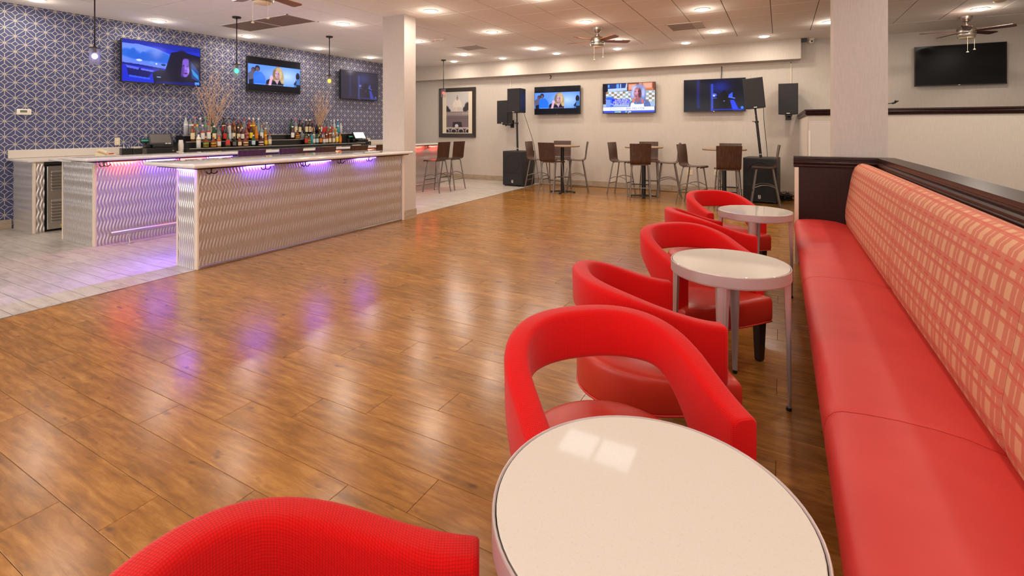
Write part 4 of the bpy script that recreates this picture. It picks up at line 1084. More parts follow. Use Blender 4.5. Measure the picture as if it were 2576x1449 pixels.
cable('dark cord looping from the outlet behind the first high table to the floor', [(-4.62, 11.36, 0.42), (-4.6, 11.2, 0.2), (-4.5, 11.1, 0.02), (-4.3, 11.05, 0.007), (-4.0, 11.1, 0.007)], 0.005)
cable('dark cord looping down behind the third high table', [(-1.20, 11.35, 0.42), (-1.1, 11.2, 0.25), (-0.95, 11.0, 0.1), (-0.75, 10.9, 0.01), (-0.6, 10.95, 0.007)], 0.005)
tl = bpy.data.objects.new('cable_tangle', None); C.objects.link(tl); tl.location = (0.05, 11.0, 0); tag(tl, 'tangle of black cables and plugs on the floor beside the right subwoofer', 'cables')
rr = random.Random(5)
for q in range(9):
    pts = []; a0 = rr.random()*6
    for k in range(9):
        a = a0+k*0.8; pts.append((0.05+0.12*math.cos(a)*(0.5+rr.random()*0.7), 0.14*math.sin(a)*(0.5+rr.random()*0.6), 0.012+0.016*q*rr.random()+0.02*(k % 3 == 1)*q*0.4))
    bm = B(); tube(bm, pts, 0.007, 5); obj('cord', bm, M_cable, tl, smooth=True)
for (px, py, pz) in ((0.06, -0.04, 0.09), (0.13, 0.06, 0.06), (0.0, 0.1, 0.05)): obj('plug', box(B(), px-0.03, px+0.03, py-0.02, py+0.02, pz-0.02, pz+0.03, 0.004, 1), M_black, tl)
# surface conduits under the soffit
def conduit(label, pts, m):
    bm = B()
    for a, b in zip(pts, pts[1:]):
        if a is None or b is None: continue
        x0, x1 = sorted((a[0], b[0])); z0, z1 = sorted((a[1], b[1])); box(bm, x0-0.010, x1+0.010, YB-0.016, YB-0.001, z0-0.010, z1+0.010)
    return tag(obj('cable_conduit', bm, m), label, 'conduit', 'surface conduits on the far wall')
conduit('beige surface conduit with a drop above the bracketed loudspeaker left of the party television', [(-6.57, 2.715), (-5.10, 2.715), None, (-6.22, 2.12), (-6.22, 2.704)], M_cream)
conduit('beige surface conduit running right and down to the loudspeaker near the raised area', [(-1.08, 2.715), (0.195, 2.715), (0.195, 2.30)], M_cream)
cable('dark cord end dangling from the left conduit', [(-5.09, YB-0.02, 2.73), (-5.05, YB-0.03, 2.71), (-5.06, YB-0.03, 2.66), (-5.09, YB-0.02, 2.65)], 0.008)
cable('dark cord dropping from the conduit to the nearly black television', [(-1.09, YB-0.02, 2.715), (-1.09, YB-0.02, 2.6), (-1.10, YB-0.03, 2.45)], 0.008)
def outlet(label, loc, rz, w=0.075):
    t = thing('wall_outlet', label, 'outlet', loc, rz)
    obj('cover_plate', box(B(), -w/2, w/2, -0.006, 0.0, -0.06, 0.06, 0.002, 1), M_ivory, t)
    n = 2 if w > 0.1 else 1
    for i in range(n):
        for dz in (-0.025, 0.025):
            x = (i-(n-1)/2)*0.05; obj('socket', box(B(), x-0.016, x+0.016, -0.009, -0.006, dz-0.016, dz+0.016, 0.003, 1), M_white, t)
    return t
outlet('ivory double outlet behind the second high table', (-2.39, YB-0.0005, 0.42), 0)
outlet('ivory four way outlet between the second and third high tables', (-1.735, YB-0.0005, 0.43), 0, 0.13)
outlet('ivory outlet behind the pedestal of the third high table', (-1.205, YB-0.0005, 0.45), 0)
outlet('white outlet on the blue wall above the rear counter left of the cash register', (XL+0.0005, 3.97, 1.185), PI/2)
# security camera and soffit gap
t = thing('security_camera', 'small white dome camera under the ceiling at the end of the soffit', 'camera', (0.535, 11.2, CZ-0.002))
bm = B(); lathe(bm, [(0.055, 0.0), (0.055, -0.02), (0.03, -0.03)], 20); obj('base', bm, M_white, t, smooth=True, angle=40)
bm = B(); bmesh.ops.create_uvsphere(bm, u_segments=16, v_segments=10, radius=0.045, matrix=Matrix.Translation((0, -0.01, -0.052))); obj('ball', bm, M_white, t, smooth=True)
bm = B(); tube(bm, [(0.005, -0.045, -0.055), (0.008, -0.062, -0.062)], 0.016, 12); obj('lens', bm, M_black, t)
obj('vent_gap', box(B(), 0.362, 0.46, 11.10, 11.30, CZ-0.05, CZ-0.001), M_black, tag(thing('duct_stub', 'dark open duct end beside the soffit below the ceiling', 'duct')))
# ------------------------------------------------------------------ framed photograph
t = thing('framed_picture', 'dark framed black and white photograph of a domed building on the beige far wall', 'picture', (-7.91, YB-0.002, 1.835))
fw_, fh_ = 0.61, 0.69
bm = B()
for (pa, pb, pc, pd) in ((( -fw_, fh_), (fw_, fh_), (fw_-0.11, fh_-0.11), (-fw_+0.11, fh_-0.11)), ((fw_, fh_), (fw_, -fh_), (fw_-0.11, -fh_+0.11), (fw_-0.11, fh_-0.11)), ((fw_, -fh_), (-fw_, -fh_), (-fw_+0.11, -fh_+0.11), (fw_-0.11, -fh_+0.11)), ((-fw_, -fh_), (-fw_, fh_), (-fw_+0.11, fh_-0.11), (-fw_+0.11, -fh_+0.11))):
    q = []
    for (x, z), y in zip((pa, pb, pc, pd), (-0.045, -0.045, -0.022, -0.022)): q.append(bm.verts.new((x, y, z)))
    b_ = [bm.verts.new((v.co.x, 0, v.co.z)) for v in q]
    bm.faces.new(q); bm.faces.new(b_[::-1])
    for i in range(4): bm.faces.new((q[i], b_[i], b_[(i+1) % 4], q[(i+1) % 4]))
obj('frame', bm, mat('dark_frame', rgb(62, 52, 48), 0.45), t)
obj('mat_board', box(B(), -fw_+0.10, fw_-0.10, -0.016, -0.010, -fh_+0.10, fh_-0.10), mat('cream_mat_board', rgb(228, 214, 190), 0.8), t)
p = Pic(90, 138, (206, 200, 196))
p.grad(lambda X, Y: np.clip(0.5-Y*1.4, 0, 1)*.35, (150, 146, 150)); p.ell(.5, .34, .2, .17, (226, 214, 204)); p.rect(.32, .36, .68, .48, (222, 208, 198)); p.ell(.5, .16, .045, .05, (170, 156, 150)); p.poly([(.48, .16), (.5, .05), (.52, .16)], (110, 100, 100))
for x in np.linspace(.33, .66, 7): p.rect(x, .38, x+.018, .47, (176, 160, 152))
for x, y, rx, ry in ((.03, .44, .1, .1), (.12, .47, .08, .06), (.95, .36, .12, .1), (.85, .43, .1, .07)): p.ell(x, y, rx, ry, (56, 52, 56), .4)
p.rect(0, .48, 1, .56, (132, 116, 116))
for x in np.linspace(.02, .96, 18): p.rect(x, .50, x+.025, .56, (190, 176, 168))
p.rect(0, .56, 1, .86, (118, 100, 104)); p.rect(0, .565, 1, .58, (160, 144, 142)); p.rect(0, .64, 1, .646, (96, 80, 86))
p.poly([(.28, .86), (.3, .73), (.68, .73), (.72, .86)], (54, 44, 50)); p.ell(.47, .83, .08, .045, (214, 200, 196)); p.rect(0, .86, 1, .9, (190, 176, 172)); p.rect(0, .9, 1, 1, (66, 56, 62))
for x in (.02, .34, .66, .98): p.ell(x+.0, .95, .13, .055, (200, 186, 182), .1); p.ell(x, .96, .10, .045, (40, 34, 40), .1)
p.mesh('print', 0.745, 1.13, M_print, t, Matrix.Translation((0.005, -0.0175, 0.005)))

# ------------------------------------------------------------------ pendants
def pendant(x, y, col, label, glow):
    t = thing('pendant_lamp', label, 'pendant lamp', (x, y, CZ), 0, 'glass pendants over the rear bar')
    bm = B(); lathe(bm, [(0.0005, 0), (0.062, -0.001), (0.064, -0.012), (0.058, -0.024), (0.012, -0.026)], 24); obj('canopy', bm, M_bronze, t, smooth=True, angle=40)
    bm = B(); tube(bm, [(0, 0, -0.02), (0, 0, -0.055)], 0.010, 8); tube(bm, [(0, 0, -0.05), (0, 0, -0.73)], 0.0075, 8); obj('stem', bm, M_bronze, t, smooth=True)
    bm = B(); lathe(bm, [(0.01, -0.715), (0.018, -0.735), (0.062, -0.742), (0.064, -0.750), (0.02, -0.756), (0.02, -0.80), (0.012, -0.802)], 24); obj('cap', bm, M_bronze, t, smooth=True, angle=40)
    bm = B(); lathe(bm, [(0.055, -0.752), (0.055, -0.955), (0.0505, -0.955), (0.0505, -0.752)], 28); obj('glass_shade', bm, M_glass, t, smooth=True, angle=40)
    bm = B(); bmesh.ops.create_uvsphere(bm, u_segments=14, v_segments=10, radius=0.031, matrix=Matrix.Translation((0, 0, -0.848)) @ Matrix.Diagonal((1, 1, 1.15, 1)))
    obj('bulb', bm, emit('coloured_bulb', col, glow), t, smooth=True)
pendant(-7.5, 2.92, (0.42, 0.30, 1.0, 1), 'glass cylinder pendant with a violet bulb over the rear bar', 9)
pendant(-7.48, 4.735, (0.02, 0.85, 0.30, 1), 'glass cylinder pendant with a green bulb over the rear bar', 4)
pendant(-7.52, 6.58, (1.0, 0.55, 0.01, 1), 'glass cylinder pendant with a yellow bulb over the rear bar', 3)
pendant(-7.55, 10.24, (1.0, 0.05, 0.03, 1), 'glass cylinder pendant with a red bulb before the framed picture', 3)

# ------------------------------------------------------------------ ceiling fans
def ceiling_fan(x, y, rot, label, mb, drop=0.12):
    t = thing('ceiling_fan', label, 'ceiling fan', (x, y, CZ), rot, 'ceiling fans')
    bm = B(); lathe(bm, [(0.0005, 0), (0.078, -0.001), (0.074, -0.03), (0.055, -0.068), (0.03, -0.085), (0.012, -0.088)], 28); obj('canopy', bm, M_nickel, t, smooth=True, angle=50)
    z = -drop
    bm = B(); tube(bm, [(0, 0, -0.08), (0, 0, z)], 0.012, 10); obj('downrod', bm, M_nickel, t, smooth=True)
    bm = B(); lathe(bm, [(0.02, z+0.01), (0.036, z), (0.042, z-0.03), (0.092, z-0.045), (0.115, z-0.07), (0.118, z-0.085), (0.108, z-0.09), (0.118, z-0.096), (0.122, z-0.125), (0.118, z-0.14), (0.106, z-0.146), (0.120, z-0.152), (0.122, z-0.170), (0.106, z-0.205), (0.10, z-0.207)], 36); obj('motor_housing', bm, M_nickel, t, smooth=True, angle=35)
    bm = B(); lathe(bm, [(0.10, z-0.203), (0.092, z-0.218), (0.06, z-0.230), (0.0005, z-0.235)], 28); obj('glass_bowl', bm, M_frost, t, smooth=True)
    for k in range(5):
        a = 2*PI*k/5; M = Matrix.Rotation(a, 4, 'Z') @ Matrix.Translation((0, 0, z-0.115)) @ Matrix.Rotation(math.radians(-11), 4, 'X')
        bm = B(); pl = [(0.10, -0.035), (0.20, -0.050), (0.545, -0.068), (0.575, -0.050), (0.560, 0.045), (0.53, 0.062), (0.20, 0.050), (0.10, 0.035)]
        prism(bm, pl, 0.008, M); bl = obj('blade', bm, mb, t)
    for (cx, cy, l) in ((0.085, -0.055, 0.20), (-0.075, -0.07, 0.25)):
        bm = B(); tube(bm, [(cx, cy, z-0.19), (cx, cy, z-0.19-l)], 0.0022, 5); lathe(bm, [(0.002, z-0.185-l), (0.016, z-0.192-l), (0.018, z-0.198-l), (0.010, z-0.206-l), (0.0005, z-0.207-l)], 12, (cx, cy)); obj('pull_chain', bm, M_cream, t)
ceiling_fan(-2.79, 8.25, math.radians(34), 'nickel ceiling fan with wooden blades before the soffit in the middle of the room', M_blade)
ceiling_fan(2.56, 10.17, math.radians(41), 'nickel ceiling fan with dark blades over the raised area', M_blade_d)
ceiling_fan(-5.13, 3.55, math.radians(29), 'ceiling fan cut by the picture edge over the bar, wood blade and pull chains showing', M_blade)

# ------------------------------------------------------------------ vents and ceiling fittings
def vent(x0, x1, y0, y1, m, label, n, dv=None):
    t = thing('ceiling_vent', label, 'vent', ((x0+x1)/2, (y0+y1)/2, CZ)); w, d = (x1-x0)/2, (y1-y0)/2
    bm = B(); f = 0.018
    for q in ((-w, w, -d, -d+f), (-w, w, d-f, d), (-w, -w+f, -d, d), (w-f, w, -d, d)): box(bm, q[0], q[1], q[2], q[3], -0.006, 0.004)
    if dv is not None: box(bm, dv-(x0+x1)/2-0.005, dv-(x0+x1)/2+0.005, -d, d, -0.006, 0.0)
    obj('frame', bm, M_ceilpaint, t)
    obj('backing', box(B(), -w+f, w-f, -d+f, d-f, 0.001, 0.006), m, t)
    bm = B()
    for k in range(n):
        y = -d+f+(2*d-2*f)*(k+0.5)/n; h = (d-f)/n*0.62
        prism(bm, [(y-h, -0.003), (y+h, 0.0005), (y+h, 0.0015), (y-h, -0.002)], 2*w-2*f, Matrix(((0, 0, 1, -w+f), (1, 0, 0, 0), (0, 1, 0, 0), (0, 0, 0, 1))))
    o = obj('louvre_field', bm, m, t); o['kind'] = 'stuff'
vent(-8.40, -6.63, 4.99, 5.58, mat('brown_grille', rgb(178, 152, 134), 0.6, 0.0), 'long brown return air grille in the ceiling between two pendants', 26, -7.5)
vent(-1.70, -1.11, 8.56, 9.20, mat('grey_grille', rgb(222, 208, 196), 0.6), 'square grey air vent in the ceiling right of the middle fan', 22)
vent(-6.17, -5.58, 8.72, 9.30, mat('grey_grille', rgb(222, 208, 196), 0.6), 'square grey air vent in the ceiling above the left column side', 22)
t = thing('emergency_light', 'small white ceiling emergency fitting with a red dot left of the square vent', 'ceiling fitting', (-5.89, 7.78, CZ), 0.2)
obj('body', box(B(), -0.16, 0.16, -0.05, 0.05, -0.035, 0.0, 0.01, 2), M_white, t); obj('indicator', box(B(), -0.03, -0.01, -0.054, -0.048, -0.03, -0.018), emit('red_dot', (1, 0.1, 0.04, 1), 2), t)
for sx in (-0.1, 0.1):
    bm = B(); lathe(bm, [(0.03, -0.035), (0.035, -0.055), (0.0005, -0.06)], 14, (sx, 0)); obj('lamp_head', bm, M_white, t, smooth=True, angle=40)
t = thing('smoke_detector', 'small cream smoke detector in the ceiling over the raised area, at the top edge', 'detector', (2.62, 9.04, CZ))
bm = B(); lathe(bm, [(0.07, 0), (0.068, -0.02), (0.045, -0.035), (0.0005, -0.04)], 20); obj('cover', bm, M_ivory, t, smooth=True, angle=40)
bm = B(); lathe(bm, [(0.074, 0.001), (0.074, -0.006)], 20); obj('base_ring', bm, M_ivory, t)

# thermostat
t = thing('thermostat', 'white thermostat with a green grey display on the blue wall', 'thermostat', (XL, 2.845, 1.63), PI/2)
obj('case', box(B(), -0.078, 0.078, -0.028, -0.001, -0.042, 0.042, 0.010, 3), M_white, t, smooth=True, angle=40)
obj('display', box(B(), -0.045, 0.03, -0.0295, -0.028, -0.008, 0.026), mat('lcd', rgb(112, 118, 96), 0.3), t)
for dz in (-0.002, 0.016): obj('button', box(B(), 0.045, 0.06, -0.030, -0.028, dz-0.006, dz+0.006), M_ivory, t)
for k in range(4): obj('button', box(B(), -0.04+k*0.025, -0.028+k*0.025, -0.030, -0.028, -0.030, -0.024), M_ivory, t)

# microphone on a boom behind the column
t = thing('microphone_stand', 'black microphone clip on a thin boom poking out from behind the column', 'microphone', (1.0, 9.0, 0.0))
bm = B(); tube(bm, [(0, 0, 0.02), (0, 0, 1.72)], 0.010, 8); obj('stand_pole', bm, M_black, t)
bm = B(); lathe(bm, [(0.14, 0), (0.14, 0.012), (0.02, 0.03)], 20); obj('base', bm, M_black, t)
bm = B(); tube(bm, [(-0.1, 0, 1.715), (0.445, 0, 1.765)], 0.006, 8); obj('boom_arm', bm, M_black, t)
bm = B(); tube(bm, [(0.44, 0, 1.762), (0.475, 0, 1.775)], 0.014, 10); tube(bm, [(0.465, 0.0, 1.76), (0.485, 0, 1.805)], 0.012, 8); tube(bm, [(0.475, 0, 1.77), (0.515, -0.01, 1.80)], 0.009, 8); obj('clip', bm, M_black, t)

# ------------------------------------------------------------------ back counter things
CT = 0.98
def pos(x, y, deg, label, scr):
    t = thing('cash_register', label, 'cash register', (x, y, CT), math.radians(deg), 'cash registers on the back counter')   # front is +X
    dr = obj('cash_drawer', box(B(), -0.20, 0.20, -0.20, 0.20, 0.004, 0.100, 0.006, 2), M_black, t)
    obj('drawer_slot', box(B(), 0.20, 0.203, -0.15, 0.10, 0.045, 0.052), M_blackmetal, dr); bm = B(); tube(bm, [(0.198, 0.155, 0.055), (0.206, 0.155, 0.055)], 0.012, 12); obj('lock', bm, M_nickel, dr)
    obj('terminal_base', box(B(), -0.17, 0.13, -0.10, 0.17, 0.10, 0.150, 0.01, 2), M_black, t)
    M = Matrix.Translation((0.02, 0.035, 0.145)) @ Matrix.Rotation(math.radians(-38), 4, 'Y')
    bm = B(); box(bm, -0.018, 0.016, -0.165, 0.165, 0, 0.225, 0.006, 2)
    for v in bm.verts: v.co = M @ v.co
    mo = obj('monitor', bm, M_black, t)
    bm = B(); box(bm, 0.016, 0.018, -0.142, 0.142, 0.032, 0.208)
    for v in bm.verts: v.co = M @ v.co
    obj('screen', bm, scr, mo)
    bm = B(); box(bm, -0.17, 0.02, -0.185, -0.105, 0.10, 0.155, 0.01, 2); pr = obj('printer', bm, M_black, t)
    obj('display_pole', box(B(), -0.13, -0.10, -0.165, -0.135, 0.155, 0.185), M_black, t)
    cd_ = obj('customer_display', box(B(), -0.135, -0.095, -0.225, -0.10, 0.180, 0.245, 0.006, 2), M_black, t)
    obj('readout', box(B(), -0.095, -0.0935, -0.215, -0.115, 0.205, 0.232), mat('green_readout', rgb(60, 120, 96), 0.3, emit=(0.02, 0.5, 0.25, 1), es=0.25), cd_)
    for y0, y1 in ((0.05, 0.08), (0.09, 0.13)):
        bm = B(); box(bm, 0.016, 0.0185, y0, y1, 0.010, 0.024)
        for v in bm.verts: v.co = M @ v.co
        obj('sticker', bm, M_white, mo)
    return t
pos(-8.98, 4.36, -14, 'black touch screen cash register with a dark grey screen near the pen caddy', mat('grey_touchscreen', rgb(96, 90, 86), 0.25))
t2 = pos(-8.98, 8.76, -10, 'black touch screen cash register with a bright white screen by the column', emit('white_touchscreen', (1, 0.98, 0.94, 1), 1.1))
t = thing('pen_caddy', 'black desk caddy full of blue pens beside the dark screened cash register', 'caddy', (-8.93, 3.93, CT), -0.2)
obj('tray', box(B(), -0.07, 0.08, -0.12, 0.02, 0.0, 0.11, 0.005, 1), M_black, t); obj('side_box', box(B(), -0.07, 0.085, 0.025, 0.14, 0.0, 0.105, 0.005, 1), M_black, t)
M_pen = mat('blue_pen', rgb(40, 60, 130), 0.4)
for k in range(9):
    a = rr.uniform(-0.3, 0.3); b = rr.uniform(-0.3, 0.3); x = rr.uniform(-0.04, 0.05); y = rr.uniform(-0.10, 0.0)
    bm = B(); tube(bm, [(x, y, 0.07), (x+0.1*a, y+0.1*b, 0.165)], 0.005, 6); obj('pen', bm, M_pen if k % 3 else M_white, t)
for k in range(3): obj('packet', box(B(), 0.0, 0.02, 0.045+k*0.028, 0.066+k*0.028, 0.09, 0.125), M_white, t)
t = thing('telephone', 'cream desk telephone lying on the back counter left of the pen caddy', 'telephone', (-8.93, 3.62, CT), 0.25)
bm = B(); prism(bm, [(-0.10, 0.0), (0.10, 0.0), (0.10, 0.02), (-0.10, 0.065)], 0.17, Matrix(((1, 0, 0, 0), (0, 0, 1, -0.085), (0, 1, 0, 0), (0, 0, 0, 1)))); obj('body', bm, M_ivory, t)
bm = B(); tube(bm, [(-0.095, -0.055, 0.075), (-0.05, -0.055, 0.088), (0.05, -0.055, 0.066), (0.10, -0.055, 0.048)], 0.022, 10); obj('handset', bm, M_ivory, t, smooth=True, angle=50)
obj('red_key_strip', box(B(), 0.02, 0.07, 0.0, 0.06, 0.03, 0.042), mat('red_key', rgb(190, 40, 34), 0.5), t)
t = thing('cup_stack', 'stack of white plastic cups between the cash register and the bottle steps', 'cups', (-8.95, 4.685, CT))
for k in range(7):
    bm = B(); z = 0.022*k; lathe(bm, [(0.038, z), (0.027, z+0.085), (0.0005, z+0.086)], 16) if False else lathe(bm, [(0.041, z), (0.0415, z+0.004), (0.030, z+0.088), (0.0005, z+0.0885)], 16); obj('cup', bm, M_white, t, smooth=True, angle=40)
tag(obj('napkin_pile', box(B(), -9.0, -8.86, 4.57, 4.645, CT, CT+0.03, 0.004, 1), M_cream), 'small pile of cream napkins beside the stack of cups', 'napkins')
tag(obj('paper_sign', box(B(), -9.36, -9.352, 9.12, 9.50, CT, CT+0.165), M_cream), 'cream card standing behind the white screened cash register', 'card')
tag(obj('receipt_bundle', box(B(), -8.80, -8.70, 8.35, 8.55, CT, CT+0.03, 0.006, 1), M_white), 'bundle of pale slips lying in front of the white screened cash register', 'papers')
tag(obj('napkin_sheet', box(B(), -5.30, -5.18, 5.28, 5.46, 1.0552, 1.0575), M_white), 'white napkin lying on the front bar top near the column', 'napkin')

# bottle steps
bs = thing('bottle_steps', 'three black bottle steps edged with pale metal along the back counter', 'bottle rack', (0, 0, 0))
M_edge = mat('step_edge', rgb(196, 186, 180), 0.35, 0.5)
SX = [(-9.37, -9.18, 1.272), (-9.18, -8.98, 1.165), (-8.98, -8.78, 1.055)]   # back, middle, front tiers
for (x0, x1, z), (ya, yb) in zip(SX, ((4.84, 8.95), (4.79, 7.16), (4.74, 8.95))):
    obj('step', box(B(), XL+0.025, x1-0.004, ya, yb, CT, z-0.008), M_black, bs)
    obj('step_top', box(B(), x0, x1, ya-0.005, yb+0.005, z-0.008, z), M_black, bs)
    obj('edge_strip', box(B(), x1-0.002, x1+0.004, ya-0.006, yb+0.006, z-0.010, z+0.001), M_edge, bs)

# ------------------------------------------------------------------ bottles
def glassmat(nm, c, tr, r=0.08):
    k = mat(nm, c, r, trans=tr); return k
GM = {'clear': glassmat('clear_glass', (0.93, 0.94, 0.95, 1), 0.85), 'frost': glassmat('frosted_glass', (0.82, 0.82, 0.84, 1), 0.45, 0.4), 'amber': glassmat('amber_spirit', rgb(150, 74, 22), 0.35), 'honey': glassmat('honey_spirit', rgb(214, 140, 40), 0.35),
      'brown': glassmat('brown_glass', rgb(52, 28, 18), 0.1), 'green': glassmat('green_glass', rgb(24, 74, 36), 0.2), 'black': glassmat('black_glass', rgb(24, 20, 22), 0.0), 'white': glassmat('white_coated', rgb(234, 230, 224), 0.0, 0.3),
      'red': glassmat('red_spirit', rgb(160, 18, 34), 0.3), 'cyan': glassmat('cyan_spirit', rgb(40, 170, 190), 0.4), 'maroon': glassmat('maroon_spirit', rgb(84, 20, 28), 0.15), 'pale': glassmat('pale_blue_glass', rgb(170, 206, 214), 0.6), 'olive': glassmat('olive_glass', rgb(70, 86, 52), 0.15)}
LC = {}
def lab(c):
    if c not in LC: LC[c] = mat('bottle_label', rgb(*c), 0.55)
    return LC[c]
WH = (232, 228, 218); CR = (230, 212, 168); RD = (206, 40, 36); YL = (240, 206, 20); OR = (232, 128, 24); GN = (92, 168, 56); BK = (30, 26, 26); BL = (40, 70, 160); GD = (214, 166, 60); PK = (206, 110, 120); GY = (110, 104, 100); TL = (196, 214, 224)
def bottle(px, tier, shape, glass, h, capc, lc, l2, label, grp, X=None):
    """px = picture column used only to find its place along the shelf"""
    x0, x1, z = SX[tier]; x = (x0+x1)/2 if X is None else X
    u = (px-1288.0)/1241.3; ca, sa = math.cos(YAW), math.sin(YAW)
    dx = -sa+u*ca; dy = ca+u*sa; y = dy*(x/dx)
    t = thing('bottle', label, 'bottle', (x, y, z+0.0005), -0.35, grp); g = GM[glass]; sq = None; R = 0.036
    if shape == 'tall': R = 0.034; prof = [(0.030, 0.0), (R, 0.004), (R, h*0.60), (R*0.9, h*0.66), (0.015, h*0.76), (0.0135, h*0.95)]
    elif shape == 'slim': R = 0.030; prof = [(0.026, 0.0), (R, 0.004), (R, h*0.55), (0.022, h*0.68), (0.0135, h*0.8), (0.0125, h*0.95)]
    elif shape == 'square': R = 0.031; sq = 0.25; prof = [(0.029, 0.0), (R, 0.004), (R, h*0.64), (R*0.7, h*0.70), (0.015, h*0.76), (0.0135, h*0.93)]
    elif shape == 'round': R = 0.050; prof = [(0.034, 0.0), (0.044, 0.008), (R, h*0.25), (0.048, h*0.48), (0.030, h*0.66), (0.014, h*0.73), (0.013, h*0.93)]
    elif shape == 'cone': R = 0.046; prof = [(0.040, 0.0), (R, 0.006), (R*0.98, h*0.18), (0.030, h*0.48), (0.016, h*0.74), (0.013, h*0.95)]
    elif shape == 'bulb': R = 0.044; prof = [(0.030, 0.0), (0.036, 0.01), (0.036, h*0.22), (R, h*0.36), (R, h*0.52), (0.018, h*0.68), (0.013, h*0.95)]
    bm = B(); lathe(bm, prof, 4*4 if not sq else 24, sq=sq); obj('glass', bm, g, t, smooth=True, angle=50)
    bm = B(); lathe(bm, [(0.0165, h*0.90), (0.0165, h*0.985), (0.012, h)], 12); obj('cap', bm, lab(capc), t, smooth=True, angle=40)
    def band(c, f0, f1, nm='label'):
        bm = B(); rr_ = []
        for f in (f0, f1):
            zz = f*h; r = R
            for (r0, z0), (r1, z1) in zip(prof, prof[1:]):
                if z0 <= zz <= z1: r = r0+(r1-r0)*(zz-z0)/max(1e-6, z1-z0)
            ring = []
            for k in range(13):
                a = -1.25+2.5*k/12; fq = 1.0
                if sq: fq = 1.0/max(abs(math.cos(a)), abs(math.sin(a)))*(1-sq)+sq
                ring.append(((r*fq+0.0012)*math.cos(a), (r*fq+0.0012)*math.sin(a), zz))
            rr_.append([bm.verts.new(q) for q in ring])
        for k in range(12): bm.faces.new((rr_[0][k], rr_[0][k+1], rr_[1][k+1], rr_[1][k]))
        return obj(nm, bm, lab(c), t, smooth=True)
    if lc: 
        if shape == 'round': band(lc, 0.10, 0.44)
        else: band(lc, 0.14, 0.50)
    if l2: band(l2, 0.505, 0.58) if shape != 'round' else band(l2, 0.02, 0.09)
    return t
GL = 'bottles of the left group on the steps'; GR = 'bottles of the right group on the steps'
def zl(q): return 440+q*0.10093
def zr(q): return 680+q*0.10870
